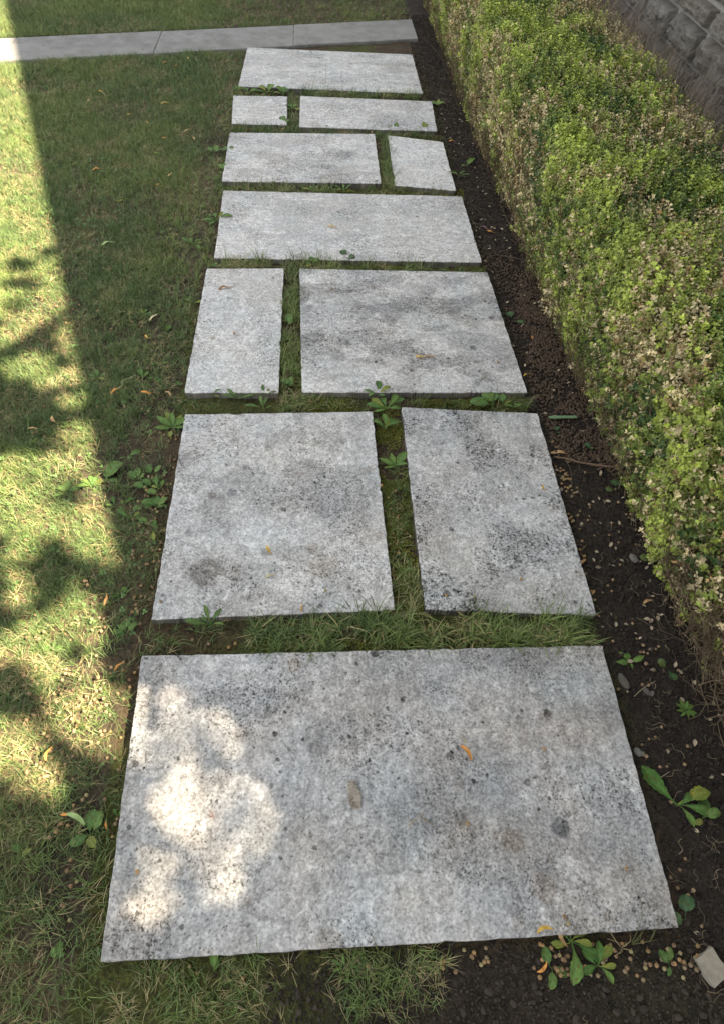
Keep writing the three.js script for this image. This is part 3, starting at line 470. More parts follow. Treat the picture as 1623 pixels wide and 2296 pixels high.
  // dead bare twigs along the back edge
  const bareGeo = [0, 1, 2].map((k) => { seed(800 + k); const l = [tube([V(0, 0, 0), V(0.01, 0.06, 0.006), V(0.005, 0.13, 0.01), V(0.018, 0.2, 0.006)], 0.0013, 0.0005, 4, 7)]; for (let i = 0; i < 4; i++) { const t = rr(0.04, 0.13), a = rr(0, 6.28), L = rr(0.05, 0.1); l.push(tube([V(0.008, t, 0.007), V(0.008 + Math.cos(a) * L * 0.35, t + L * 0.5, 0.007 + Math.sin(a) * L * 0.35), V(0.01 + Math.cos(a) * L * 0.55, t + L, 0.007 + Math.sin(a) * L * 0.55)], 0.0009, 0.0004, 3, 4)); } return mergeGeometries(l); });
  const bt = [[], [], []];
  seed(444);
  for (let n = 0; n < 3600; n++) { const z = rr(-7.2, -1.2), v = rr(0.8, 1.5), p = V(rr(1.5, 1.7), rr(0.26, 0.42), z).sub(o); bt[Math.floor(rnd() * 3)].push({ p, q: Q(rr(-0.6, 0.6), rr(0, 6.28), rr(-0.5, 0.5)).premultiply(Q(0, 0, rr(-0.6, 0.05))), s: rr(0.7, 1.15), c: [0.23 * v, 0.19 * v, 0.155 * v] }); }
  bt.forEach((l, i) => tag(copies('dead_twigs', bareGeo[i], twigMat, l, hedge), 'leafless grey twigs along the back edge'));
  function twigMat2() { return HEDGE_STEM; }
}

// ---------------------------------------------------------------- weeds: every plant a thing, every leaf a part
const pxSize = (px, py, y = 0) => W(px + 1, py, y).distanceTo(W(px, py, y));   // metres per page pixel there
const PROFILE = {                                          // half width along the leaf, 0..1
  lance: (t) => (t < 0.12 ? 0.1 : Math.sin(Math.PI * Math.pow((t - 0.12) / 0.88, 0.8)) * (0.9) + 0.08 * (1 - t)),
  spat: (t) => (t < 0.15 ? 0.13 : Math.sin(Math.PI * Math.pow((t - 0.15) / 0.85, 1.45)) * 0.94 + 0.13 * (1 - t)),
  oval: (t) => (t < 0.24 ? 0.07 : Math.sqrt(Math.max(0, Math.sin(Math.PI * Math.pow((t - 0.24) / 0.76, 0.85))))),
  round: (t) => (t < 0.4 ? 0.045 : Math.sqrt(Math.max(0, 1 - ((t - 0.7) / 0.3) ** 2))),
};
const WIDE = { lance: 0.17, spat: 0.15, oval: 0.27, round: 0.3 };
function leafBlade(kind, s, { serr = 0, rise = 0.5, droop = 0.9, wide = 1 } = {}) {   // unit length along +x, seen from above
  seed(s); const n = kind === 'round' ? 18 : 16, p = [], ix = [], col = [], uv = [], twist = rr(-0.25, 0.25), side = rr(-0.14, 0.14), W0 = WIDE[kind] * wide; let x = 0, y = 0, el = rise; const ph = rr(0, 6);
  for (let i = 0; i <= n; i++) {
    const t = i / n; let w = PROFILE[kind](t) * W0; if (i === n) w = 0.004;
    const tooth = serr && t > 0.18 && t < 0.97 ? 1 - serr * ((i % 2) * 0.9 + 0.1 * vn(i * 3.1, s)) : 1;
    for (let k = -2; k <= 2; k++) {
      const v = k / 2, ww = w * v * (Math.abs(k) === 2 ? tooth * (1 + 0.12 * (vn(i * 1.7 + s, k + 9) - 0.5)) : 1), h = Math.abs(v) * w * 0.32 + (vn(t * 9 + s, v * 2 + 7) - 0.5) * 0.035 * Math.abs(v) - (Math.abs(k) === 2 ? w * 0.12 : 0);
      uv.push(t, 0.5 + v * 0.5);
      p.push(x + twist * ww * 0.2, y + h + twist * ww, ww + side * Math.sin(t * 2.4 + ph * 0.1));
      const c = k === 0 ? [1.45, 1.3, 1.6] : [0.86 + 0.28 * vn(t * 11, v * 3 + s), 0.86 + 0.28 * vn(t * 11, v * 3 + s), 0.9]; col.push(...c);
    }
    el -= (rise + droop * 0.6) / n * (0.6 + 0.8 * t); x += Math.cos(el) / n; y += Math.sin(el) / n;
  }
  for (let i = 0; i < n; i++) for (let k = 0; k < 4; k++) { const a = i * 5 + k; ix.push(a, a + 1, a + 5, a + 1, a + 6, a + 5); }
  return geoFrom(p, ix, col, uv);
}
const LEAVES = {
  dandelion: [0, 1, 2, 3, 4].map((k) => leafBlade('spat', 40 + k, { serr: 0.42, rise: 0.35 + 0.18 * k, droop: 0.8 })),
  thistle: [0, 1, 2, 3, 4].map((k) => leafBlade('spat', 50 + k, { serr: 0.16, rise: 0.4 + 0.15 * k, droop: 0.9, wide: 1.25 })),
  seedling: [0, 1, 2, 3].map((k) => leafBlade('lance', 60 + k, { rise: 0.3 + 0.1 * k, droop: 0.5, wide: 1.15 })),
  plantain: [0, 1, 2, 3].map((k) => leafBlade('oval', 70 + k, { serr: 0.06, rise: 0.35 + 0.18 * k, droop: 0.8 })),
  violet: [0, 1, 2, 3].map((k) => leafBlade('round', 80 + k, { rise: 0.75 + 0.1 * k, droop: 0.7 })),
};
const veins = [0, 1, 2].map((k) => {                       // side veins, yellowed spots and a few nibbled brown marks
  seed(610 + k); const n = 96, d = new Uint8Array(n * n * 4);
  for (let j = 0; j < n; j++) for (let i = 0; i < n; i++) {
    const u = i / n, w = Math.abs(j / n - 0.5) * 2, ph = (u * 9 - w * 2.2 + 20 + vn(i / 12, j / 12 + k * 9) * 0.5) % 1, ve = Math.exp(-(((ph - 0.5) * 9) ** 2)), m = fbm(i / 16 + k * 30, j / 16, 3), bl = sstep(0.64, 0.7, fbm(i / 10 + 50 + k * 20, j / 10, 2));
    const g = 188 + ve * 46 + (m - 0.5) * 80 + (rnd() - 0.5) * 18; d.set([Math.min(255, mixn(g * mixn(0.96, 1.08, m), 205, bl)), Math.min(255, mixn(g, 160, bl)), Math.min(255, mixn(g * 0.95, 110, bl)), 255], (j * n + i) * 4);
  }
  const t = new THREE.DataTexture(d, n, n); t.colorSpace = THREE.SRGBColorSpace; t.magFilter = THREE.LinearFilter; t.needsUpdate = true; return t;
});
const weedMats = {
  dandelion: [[0.045, 0.105, 0.025], [0.06, 0.125, 0.03]], thistle: [[0.045, 0.12, 0.024], [0.065, 0.14, 0.03]], seedling: [[0.075, 0.16, 0.035], [0.06, 0.135, 0.032]], plantain: [[0.05, 0.12, 0.03], [0.065, 0.135, 0.035]], violet: [[0.028, 0.075, 0.032], [0.035, 0.085, 0.032]],
};
for (const k in weedMats) weedMats[k] = weedMats[k].map((c) => c.map((v) => v * 1.35)); for (const k in weedMats) weedMats[k] = [...weedMats[k], [weedMats[k][1][0] * 1.9, weedMats[k][1][1] * 1.25, weedMats[k][1][2] * 1.1]].map((c, i) => new THREE.MeshStandardMaterial({ color: new THREE.Color(c[0] * 1.5, c[1] * 1.5, c[2] * 1.5), map: veins[i], vertexColors: true, roughness: 0.75, side: THREE.DoubleSide }));
const NAMES = { dandelion: 'dandelion_plant', thistle: 'sowthistle_plant', seedling: 'weed_seedling', plantain: 'broadleaf_weed', violet: 'violet_plant' };
let weedNo = 0;
function weed(px, py, kind, len, label, leaves, y = -0.02) {
  const joint = px > 440 && px < 1180 && py < 1420; if (px < 420 && py > 600) len *= 0.85; else if (joint) { len *= 1.3; y = -0.01; }  // leaves: how many, or their directions in degrees (0 right, 90 away)
  seed(3000 + weedNo++ * 17);
  const pos = W(px, py, y), m = len * 0.88 * pxSize(px, py), g = thing(NAMES[kind], label, 'weed', pos);
  const list = Array.isArray(leaves) ? leaves : Array.from({ length: leaves }, (_, i) => (i * 360) / leaves + rr(-25, 25) + weedNo * 40);
  list.forEach((a, i) => {
    const big = Array.isArray(a) ? a[1] : rr(0.7, 1.1), dir = Array.isArray(a) ? a[0] : a;
    const l = part('leaf', LEAVES[kind][Math.floor(rnd() * LEAVES[kind].length)], weedMats[kind][rnd() < 0.18 ? 2 : i % 2], g);
    l.rotation.set(0, THREE.MathUtils.degToRad(dir), rr(-0.1, 0.12)); l.scale.set(m * big, m * big * rr(0.6, 0.95), m * big * rr(0.75, 1.05));
  });
  return g;
}
// front edge and right bed
weed(1277, 2113, 'thistle', 76, 'bright toothed weed overlapping the front edge of the nearest slab at right', [[95, 0.95], [140, 0.9], [20, 0.85], [255, 1.25], [-35, 1.25], [-15, 0.8], [175, 0.7]]);
weed(1340, 2166, 'thistle', 64, 'second toothed weed just right of the bright one at the front edge', [[80, 1], [35, 1], [130, 0.8], [0, 0.8], [200, 0.9], [-60, 0.8]]);
weed(1235, 2170, 'plantain', 50, 'low oval-leaved weed below the curled yellow leaf', [[100, 1], [250, 1], [-30, 0.9]]);
weed(1536, 2062, 'violet', 62, 'weed with two round leaves at the right front slab corner', [[78, 1.05], [170, 0.95]]);
weed(1499, 2162, 'plantain', 40, 'small pale two-leaved weed near the pale block corner', [[120, 1], [65, 1], [240, 0.7]]);
weed(1520, 1806, 'thistle', 108, 'large-leaved weed with one long toothed leaf on the dark bed', [[118, 1.15], [12, 0.9], [-25, 0.8], [-75, 0.55], [40, 0.5]]);
weed(1575, 1835, 'plantain', 56, 'broad leaf pair at the right edge beside the long-leaved weed', [[60, 1], [10, 0.9], [200, 0.6]]);
weed(1411, 1484, 'seedling', 36, 'neat five-leaved seedling on bare soil right of the nearest slab', [[128, 1.05], [82, 0.8], [18, 1.2], [178, 1.15], [265, 0.6]]);
weed(1496, 1502, 'violet', 46, 'pair of round dark leaves on soil by the dead hedge end', [[140, 0.85], [-75, 0.8], [-95, 0.4]]);
weed(1463, 1262, 'violet', 44, 'cluster of four round dark leaves under the hedge foot', [[165, 0.95], [25, 0.95], [-70, 0.85], [100, 0.6]]);
weed(1378, 1098, 'violet', 34, 'three small dull oval leaves at hedge foot above the four round leaves', [[185, 0.9], [95, 0.9], [60, 1]]);
weed(1150, 720, 'violet', 26, 'two tiny green leaves on bed soil right of the wide mottled slab', [[110, 1], [-40, 0.9]]);
weed(1536, 1592, 'seedling', 30, 'small bushy box seedling at the lower hedge end', [[20, 1], [60, 0.9], [100, 1], [140, 1], [180, 0.9], [215, 0.9], [260, 0.8], [300, 0.9], [340, 1]]);
weed(1325, 1012, 'violet', 28, 'single dull round leaf on brown nutlets beneath the hedge', [[120, 1], [80, 0.6]]);
weed(1243, 970, 'violet', 20, 'tiny round leaf on the nutlet carpet near the flecked slab corner', [[70, 1], [-20, 0.7]]);
weed(1046, 372, 'seedling', 30, 'long narrow leaf standing at the hedge foot beside the small skewed slab', [[50, 1.2], [215, 0.6]]);
weed(1028, 396, 'dandelion', 26, 'flat dark weed in the bed right of the small skewed slab', [[10, 1], [170, 1], [40, 0.9], [130, 0.7]]);
weed(980, 236, 'seedling', 22, 'upright little weed in the bed right of the oblong far slab', [[70, 1], [110, 1], [20, 0.8], [160, 0.8]]);
// front edge, left
weed(283, 2140, 'plantain', 54, 'oval-leaved weed leaning over the left front corner of the nearest slab', [[75, 1.05], [105, 0.9], [155, 0.8]]);
weed(482, 2178, 'seedling', 66, 'single upright leaf poking over the front slab edge left of centre', [[82, 1.15], [60, 0.5]]);
weed(775, 2172, 'dandelion', 44, 'small jagged rosette under the middle of the front edge', [[150, 1], [100, 0.9], [45, 0.8], [190, 0.8], [10, 0.7]]);
weed(130, 2150, 'plantain', 48, 'dim oval weed in shaded grass at bottom left', [[80, 1], [120, 0.8], [30, 0.6]]);
weed(205, 1868, 'plantain', 62, 'tall pale oval-leaved weed in grass left of the nearest slab', [[88, 1.15], [70, 1.2], [205, 1.1], [-60, 0.9], [100, 0.6]]);
weed(262, 1832, 'thistle', 50, 'weed with two leaves lying over the left edge of the nearest slab', [[30, 1.1], [15, 0.9], [120, 0.6]]);
weed(47, 1915, 'plantain', 44, 'dark leaf at the left border in shaded grass', [[140, 1], [20, 0.9]]);
// joint above the nearest slab
weed(474, 1402, 'dandelion', 60, 'toothed weed at the lower edge of the big-stain slab', [[172, 1], [110, 0.8], [60, 0.7], [-15, 0.6], [140, 0.7]]);
// joints of the two middle rows
weed(477, 889, 'dandelion', 26, 'small lobed weed below the left corner of the narrow upright slab', [[150, 1], [100, 0.7], [20, 1], [-30, 0.8]]);
weed(534, 893, 'dandelion', 36, 'lobed weed under the middle of the narrow upright slab', [[170, 1], [140, 0.9], [60, 1], [20, 1], [100, 0.6]]);
weed(595, 888, 'dandelion', 32, 'lobed weed under the right corner of the narrow upright slab', [[100, 1], [170, 0.9], [15, 0.9], [60, 0.7]]);
weed(592, 917, 'dandelion', 38, 'weed with two fat leaves above the top edge of the big-stain slab', [[170, 1.1], [100, 0.9], [75, 0.8], [30, 0.5]]);
weed(847, 884, 'thistle', 36, 'weed with one erect leaf against the bottom of the wide mottled slab', [[88, 1.1], [170, 0.9], [20, 0.9], [215, 0.8], [-30, 0.5]]);
weed(868, 916, 'thistle', 44, 'dark full rosette at the crossing of the middle joints', [[165, 1], [130, 1], [95, 0.9], [60, 1], [30, 1.05], [195, 0.7], [350, 0.7]]);
weed(864, 962, 'thistle', 40, 'rosette just below the full one, between the two middle slabs', [[120, 1.1], [95, 1], [60, 0.9], [155, 0.8], [25, 0.9], [75, 0.7]]);
weed(887, 1044, 'seedling', 42, 'sparse weed with pale leaves midway down the mossy joint', [[150, 0.9], [45, 1.1], [100, 0.8], [-5, 0.6], [190, 0.6]]);
weed(1105, 908, 'plantain', 44, 'glossy oval weed in the joint above the flecked slab', [[172, 1.1], [100, 1], [75, 0.9], [130, 0.8]]);
weed(1128, 908, 'plantain', 30, 'smaller oval weed beside the glossy one above the flecked slab', [[85, 1], [40, 0.8]]);
weed(1153, 914, 'seedling', 24, 'flat green sprig at the top right corner of the flecked slab', [[175, 1], [140, 0.8], [30, 0.9], [70, 0.6]]);
weed(1036, 886, 'seedling', 18, 'tiny sprig under the wide mottled slab near its right', [[160, 1], [30, 1], [90, 0.7]]);
weed(712, 886, 'seedling', 18, 'tiny sprig under the left corner of the wide mottled slab', [[100, 1], [60, 0.9], [150, 0.7]]);
weed(644, 730, 'plantain', 34, 'pale broad leaf in the grassy joint between the two fifth-row slabs', [[85, 1], [55, 0.7]]);
weed(652, 866, 'plantain', 28, 'leaf pair low in the grassy joint between the fifth-row slabs', [[150, 0.9], [85, 1], [60, 0.6]]);
weed(773, 582, 'violet', 26, 'round-leaved weed standing against the full-width pale slab', [[95, 1.1], [15, 0.9], [350, 0.6]]);
weed(700, 592, 'plantain', 24, 'clumpy weed under the full-width pale slab left of its round-leaved weed', [[160, 0.9], [60, 0.9], [110, 0.8], [20, 0.9], [220, 0.7]]);
weed(550, 592, 'dandelion', 18, 'small lobed weed under the left part of the full-width pale slab', [[130, 1], [60, 1], [20, 0.8], [170, 0.6]]);
weed(487, 598, 'plantain', 16, 'tiny weed above the top left corner of the narrow upright slab', [[100, 1], [30, 0.8], [160, 0.8]]);
// left margin, lawn and weeds beside the slabs
weed(429, 684, 'thistle', 38, 'weed at the left edge of the narrow upright slab', [[95, 1.1], [130, 0.9], [15, 1], [170, 0.6]]);
weed(436, 548, 'thistle', 36, 'broad weed in grass left of the full-width slab, lower one', [[150, 1.1], [110, 0.9], [60, 0.9], [-60, 0.9], [20, 0.7]]);
weed(488, 494, 'thistle', 32, 'broad weed whose leaf reaches over the left edge of the full-width slab', [[100, 1], [10, 1.1], [170, 1], [60, 0.8], [215, 0.7]]);
weed(390, 958, 'seedling', 62, 'many-leaved dense rosette at the top left corner of the big-stain slab', [[175, 1], [145, 1.1], [118, 1.25], [95, 1], [70, 0.9], [48, 0.9], [25, 1], [5, 0.8], [160, 0.8]]);
weed(384, 985, 'plantain', 34, 'single heart-shaped leaf below the many-leaved rosette', [[92, 1], [80, 0.4]]);
weed(319, 848, 'plantain', 38, 'twin upright oval leaves in grass left of the narrow upright slab', [[115, 1.1], [60, 1], [85, 0.5]]);
weed(219, 848, 'plantain', 34, 'crinkled weed at the tip of a sunlit patch on the lawn', [[110, 1], [40, 1], [150, 0.9], [-30, 0.8], [75, 0.7], [200, 0.6]]);
weed(348, 856, 'thistle', 28, 'low weed right of the twin upright oval leaves', [[20, 1], [150, 1], [80, 0.8], [-30, 0.7]]);
weed(360, 818, 'thistle', 32, 'dark long-leaved weed above the twin upright oval leaves', [[165, 0.9], [15, 1], [60, 0.6]]);
weed(404, 866, 'plantain', 22, 'small weed touching the lower left corner of the narrow upright slab', [[110, 1], [60, 0.7]]);
weed(376, 742, 'thistle', 30, 'pale upright weed in grass beside the narrow upright slab', [[75, 1.1], [110, 0.9], [35, 0.7]]);
weed(322, 706, 'thistle', 34, 'dark leafy weed deep in the shaded lawn', [[20, 1], [60, 0.9], [120, 0.9], [160, 0.9], [-20, 0.7]]);
weed(238, 1080, 'plantain', 62, 'large-leaved weed at the right edge of the sunlit lawn, tallest there', [[70, 1.05], [55, 1.4], [-5, 0.7], [175, 0.7]]);
weed(207, 1092, 'thistle', 54, 'sunlit leafy weed left of the tallest large-leaved one', [[110, 0.9], [150, 1], [75, 0.8], [195, 0.9], [20, 0.5]]);
weed(287, 1024, 'thistle', 46, 'single leaf lying in shade above the large-leaved weed', [[25, 1.1], [200, 0.6]]);
weed(314, 1076, 'plantain', 48, 'dark weed with overlapping leaves beside the big-stain slab, upper left', [[140, 1.1], [100, 1], [-35, 1], [60, 0.6]]);
weed(344, 1062, 'plantain', 40, 'broad rounded leaf nearest the top of the shaded weed bed', [[120, 1], [50, 1], [170, 0.7]]);
weed(324, 1100, 'plantain', 44, 'shaded weed in the middle of the bed beside the big-stain slab', [[150, 1], [-30, 1.1], [70, 0.6]]);
weed(360, 1096, 'thistle', 46, 'curling weed right beside the big-stain slab', [[110, 1.2], [75, 0.8], [150, 0.7]]);
weed(352, 1140, 'plantain', 54, 'broad greyish leaves lowest beside the big-stain slab', [[100, 1.05], [55, 0.95], [165, 1], [20, 0.6]]);
weed(324, 1142, 'plantain', 40, 'round-leaved weed left of the broad greyish leaves', [[90, 1], [160, 0.9], [30, 0.8]]);
weed(346, 1190, 'thistle', 40, 'narrow weed trailing down below the broad greyish leaves', [[95, 1.1], [-75, 1.2], [60, 0.6]]);
weed(296, 1163, 'thistle', 56, 'weed with long dark leaves at the edge of sun and shade', [[140, 1.2], [-25, 1.1], [40, 0.6]]);
weed(262, 1136, 'thistle', 44, 'sunlit weed with folded leaf left of the long dark leaves', [[110, 1.1], [165, 0.8], [-30, 0.7]]);
weed(279, 1134, 'thistle', 40, 'two-leaved weed on the shadow line, upper one', [[45, 1.1], [110, 0.7]]);
weed(150, 1106, 'plantain', 46, 'weed sitting in a round dark shadow on the sunlit lawn', [[100, 1.1], [150, 0.8], [25, 1], [200, 0.9], [-40, 0.6]]);
weed(240, 1296, 'seedling', 44, 'thin weed with one pale leaf in shaded lawn', [[125, 1.1], [-55, 0.9]]);
weed(270, 1334, 'thistle', 34, 'low lobed weed on bare earth left of the big-stain slab', [[30, 1], [60, 1], [190, 0.9], [150, 0.6]]);
weed(284, 1416, 'plantain', 46, 'oval-leaved weed on the lawn edge above the nearest slab', [[80, 1.1], [40, 1], [180, 1], [130, 0.8], [215, 0.7], [110, 0.9]]);
weed(55, 1212, 'plantain', 26, 'sunlit round leaf at the left border of the lawn', [[80, 1], [150, 0.7]]);
weed(46, 1412, 'plantain', 40, 'dark upright leaves at the left border below the shadow', [[95, 1], [60, 0.8], [130, 0.8]]);
weed(70, 1370, 'plantain', 30, 'pale crinkled leaf in the shaded lawn at far left', [[90, 1], [30, 0.8]]);
weed(120, 1455, 'plantain', 38, 'flat leaf on the lit lawn near the dark shadow at left', [[5, 1], [165, 1], [70, 0.6]]);
weed(76, 994, 'seedling', 26, 'bright sprig in the upper left dappled lawn', [[60, 1], [120, 1], [20, 0.8], [170, 0.8], [90, 0.7]]);
weed(154, 936, 'dandelion', 40, 'feathery pale weed right of the tan leaf on the lawn', [[100, 1], [60, 1], [150, 0.9], [20, 0.8], [-30, 0.8], [200, 0.7]]);
weed(158, 955, 'seedling', 34, 'narrow-leaved weed directly below the feathery pale one', [[20, 1], [160, 1], [60, 0.8], [200, 0.8], [-30, 0.9]]);
weed(126, 700, 'plantain', 28, 'single bright leaf on the edge of the upper sunlit lawn', [[40, 1], [170, 0.8], [100, 0.6]]);
weed(55, 660, 'dandelion', 34, 'sunlit feathery weed at the left border of the lawn', [[60, 1], [110, 1], [20, 1], [160, 0.9], [-20, 0.8]]);
weed(355, 350, 'plantain', 18, 'pale leaf cluster in the far shaded lawn', [[60, 1], [140, 1], [10, 0.8]]);
weed(300, 420, 'plantain', 18, 'small leaf cluster in mid lawn left of the full-width slab', [[100, 1], [20, 0.9], [160, 0.8]]);
weed(265, 455, 'thistle', 20, 'low green weed in mid lawn near the sun edge', [[90, 1], [40, 1], [150, 0.9]]);
// far joints
weed(534, 204, 'thistle', 20, 'leafy weed at the lower left corner of the farthest slab', [[120, 1], [60, 1], [170, 0.8], [20, 0.8]]);
weed(559, 209, 'thistle', 24, 'first of the leafy weeds under the farthest slab, from left', [[150, 1], [100, 1], [50, 1], [15, 0.9]]);
weed(598, 208, 'plantain', 26, 'broad weed under the farthest slab left of the joint crossing', [[140, 1], [60, 1.1], [170, 0.9], [20, 0.7]]);
weed(634, 212, 'plantain', 26, 'erect weed above the joint between the two far small slabs', [[100, 1.2], [140, 0.9], [40, 0.9], [180, 0.7]]);
weed(728, 209, 'seedling', 16, 'tiny sprig above the oblong far slab', [[100, 1], [50, 0.9], [150, 0.8]]);
weed(794, 213, 'seedling', 18, 'dark sprig above the middle of the oblong far slab', [[150, 1], [40, 1], [90, 0.8]]);
weed(637, 278, 'plantain', 28, 'bright weed at the right edge of the smallest slab', [[95, 1.1], [120, 0.7], [50, 0.6]]);
weed(655, 245, 'thistle', 22, 'leafy mass in the joint between the two far small slabs', [[90, 1], [40, 0.9], [140, 0.9], [200, 0.8], [-20, 0.8]]);
weed(888, 292, 'seedling', 28, 'weed with arching leaves under the oblong far slab', [[150, 1.1], [80, 1], [20, 1], [110, 0.8]]);
weed(956, 294, 'seedling', 30, 'tall sprig under the right end of the oblong far slab', [[95, 1.1], [60, 1], [130, 0.9], [30, 0.7]]);
weed(742, 290, 'seedling', 16, 'tiny sprig under the left part of the oblong far slab', [[130, 1], [40, 1], [80, 0.8]]);
weed(705, 430, 'dandelion', 26, 'lobed weed above the full-width slab, left one of two', [[160, 1], [120, 0.8], [60, 0.8], [20, 0.9]]);
weed(771, 430, 'dandelion', 28, 'lobed weed above the full-width slab, right one of two', [[150, 0.9], [90, 0.9], [50, 1], [15, 0.9], [200, 0.7]]);
weed(836, 414, 'dandelion', 20, 'small dark weed below the wide fourth-row slab', [[100, 1], [40, 0.8], [150, 0.9]]);
weed(481, 342, 'plantain', 22, 'shaded weed in grass left of the wide fourth-row slab', [[130, 1], [60, 1], [20, 0.8]]);
weed(510, 338, 'plantain', 20, 'weed touching the left edge of the wide fourth-row slab', [[100, 1], [20, 0.9], [160, 0.7]]);
weed(500, 380, 'seedling', 24, 'upright sprig left of the lower corner of the wide fourth-row slab', [[100, 1.2], [70, 1], [140, 0.7]]);

// ---------------------------------------------------------------- fallen linden bracts and leaves
const BRACT = [0, 1, 2, 3, 4].map((s) => {                 // a curled strip with a bent midrib, unit length
  seed(700 + s); const n = 14, p = [], ix = [], b = [0.9, -0.7, 1.6, -1.3, 0.3][s], c = [0.8, 1.6, 1.1, 2.1, 0.4][s]; let x = -0.5, z = 0, h = 0, a = -b / 2;
  for (let i = 0; i <= n; i++) {
    const t = i / n, w = 0.105 * Math.pow(Math.sin(Math.PI * Math.min(1, 0.06 + 0.93 * t)), 0.55), roll = c * (t - 0.35);
    for (let k = -1; k <= 1; k++) { const u = k * w; p.push(x - Math.sin(a) * u * Math.cos(roll), 0.03 + h + Math.abs(k) * w * 0.35 + u * Math.sin(roll) * 0.8 + Math.max(0, -Math.sin(roll)) * w * 0.4, z + Math.cos(a) * u * Math.cos(roll)); }
    a += b / n; x += Math.cos(a) / n; z += Math.sin(a) / n; h = 0.09 * Math.sin(t * Math.PI * (1 + c * 0.5)) ** 2;
  }
  for (let i = 0; i < n; i++) for (let k = 0; k < 2; k++) { const q = i * 3 + k; ix.push(q, q + 1, q + 3, q + 1, q + 4, q + 3); }
  return geoFrom(p, ix);
});
const STALK = [0, 1, 2].map((s) => { seed(720 + s); return mergeGeometries([tube([V(0, 0.06, 0), V(0.25, 0.05, 0.03), V(0.5, 0.03, rr(-0.15, 0.15)), V(0.85, 0.02, rr(-0.3, 0.3))], 0.012, 0.008, 5, 9), tube([V(0.8, 0.02, 0), V(0.9, 0.05, 0.06), V(0.98, 0.03, 0.12)], 0.008, 0.006, 4, 4)]); });
const leafNoise = (() => { const t = fineGrain.clone(); t.needsUpdate = true; return t; })();
const hue = { yellow: [0.62, 0.4, 0.08], orange: [0.6, 0.27, 0.06], brown: [0.3, 0.15, 0.05], tan: [0.5, 0.32, 0.15], pale: [0.55, 0.5, 0.3], purple: [0.2, 0.12, 0.11], green: [0.3, 0.42, 0.16] };
const hueMat = {}; for (const k in hue) hueMat[k] = std(hue[k], 0.7, { bumpMap: leafNoise, bumpScale: 0.0008 });
let bractNo = 0;
function bract(px, py, len, deg, colour, label, stalk = 0, y = null) {
  seed(5000 + bractNo * 13); const onS = y === null && (() => { const q = W(px, py); return onSlab(q.x, q.z); })(), yy = y !== null ? y : onS ? 0.001 : W(px, py).x > 0.72 ? -0.024 : W(px, py).x < -0.5 ? 0.006 : -0.012;
  const g = thing('fallen_bract', label, 'fallen leaf', W(px, py, yy)), m = len * pxSize(px, py, yy);
  const b = part('blade', BRACT[bractNo++ % 5], hueMat[colour], g); b.scale.setScalar(m);
  if (stalk) { const s = part('stalk', STALK[bractNo % 3], hueMat[colour === 'orange' || colour === 'yellow' ? 'pale' : 'tan'], g); s.scale.setScalar(m * stalk); s.rotation.y = rr(-0.6, 0.6); s.position.x = m * 0.05; }
  g.rotation.y = THREE.MathUtils.degToRad(deg); g.rotation.z = onS ? 0 : rr(-0.15, 0.15); return g;
}
bract(1045, 1690, 42, -60, 'orange', 'orange linden bract with thin stalk on the nearest slab');
{ const s = bract(1040, 1662, 12, -80, 'pale', 'pale dry stalk above the orange bract on the nearest slab', 3); s.rotation.y = 1.75; }
bract(508, 648, 34, 20, 'brown', 'brown curled bract on the narrow upright slab', 0.9);
bract(945, 799, 30, 5, 'yellow', 'mottled yellow bract on the wide mottled slab, left half of the pair', 0);
bract(966, 800, 20, -15, 'tan', 'twisted tan bract with stalk beside the mottled yellow one', 1.2);
bract(745, 510, 22, -15, 'yellow', 'single yellow leaf on the full-width pale slab');
bract(605, 1234, 30, -65, 'yellow', 'small yellow bract curled on the big-stain slab', 0.8);
bract(608, 1293, 24, 20, 'pale', 'pale curled bract with a long thread stalk on the big-stain slab', 1.4);
bract(1220, 1096, 22, -80, 'yellow', 'yellow bract on the flecked slab near its right edge');
bract(1304, 1262, 30, 40, 'tan', 'tan leaf hanging on the right edge of the flecked slab', 1.8);
bract(678, 1363, 22, 80, 'tan', 'tan leaf on the lower edge of the big-stain slab');
bract(476, 757, 14, 20, 'pale', 'pale stem fragment on the narrow upright slab', 1.5);
bract(113, 1688, 34, 75, 'orange', 'orange leaf on dark grass near the left border');
bract(125, 943, 34, -55, 'tan', 'tan oval leaf on the dappled lawn left of the feathery weed');
bract(75, 961, 20, 0, 'tan', 'small tan leaf at the far left of the dappled lawn');
bract(262, 876, 28, 45, 'orange', 'orange bract with a long upright stalk on the lawn', 2.2);
bract(333, 881, 32, -12, 'orange', 'orange leaf lying level on the lawn below the twin oval leaves');
bract(378, 885, 24, -45, 'tan', 'tan bract with stalk near the lower left corner of the narrow slab', 1.5);
bract(334, 757, 26, -50, 'yellow', 'slim yellow leaf on the lawn beside the narrow upright slab');
bract(345, 712, 26, 50, 'pale', 'thin pale leaf upright in the lawn, above the slim yellow one');
bract(245, 547, 34, 35, 'green', 'large pale green leaf fallen on the shaded lawn');
bract(382, 392, 20, 70, 'tan', 'tan leaf on the far lawn, rightmost of three in a row');
bract(219, 381, 22, -5, 'orange', 'orange leaf on the far lawn near the sun edge');
bract(357, 413, 14, 30, 'orange', 'small orange leaf just below the tan leaf on the far lawn');
bract(435, 311, 18, -70, 'tan', 'upright tan leaf on the lawn left of the fourth row');
bract(423, 293, 18, 25, 'tan', 'tan leaf a little above the upright one');
bract(373, 310, 18, 10, 'orange', 'dull orange leaf on the far lawn left of the tan pair');
bract(330, 276, 14, -60, 'orange', 'tiny orange leaf in the far lawn middle');
bract(294, 257, 16, 30, 'yellow', 'yellow leaf in the far lawn middle');
bract(371, 232, 20, 0, 'yellow', 'broad yellow-green leaf on the far lawn');
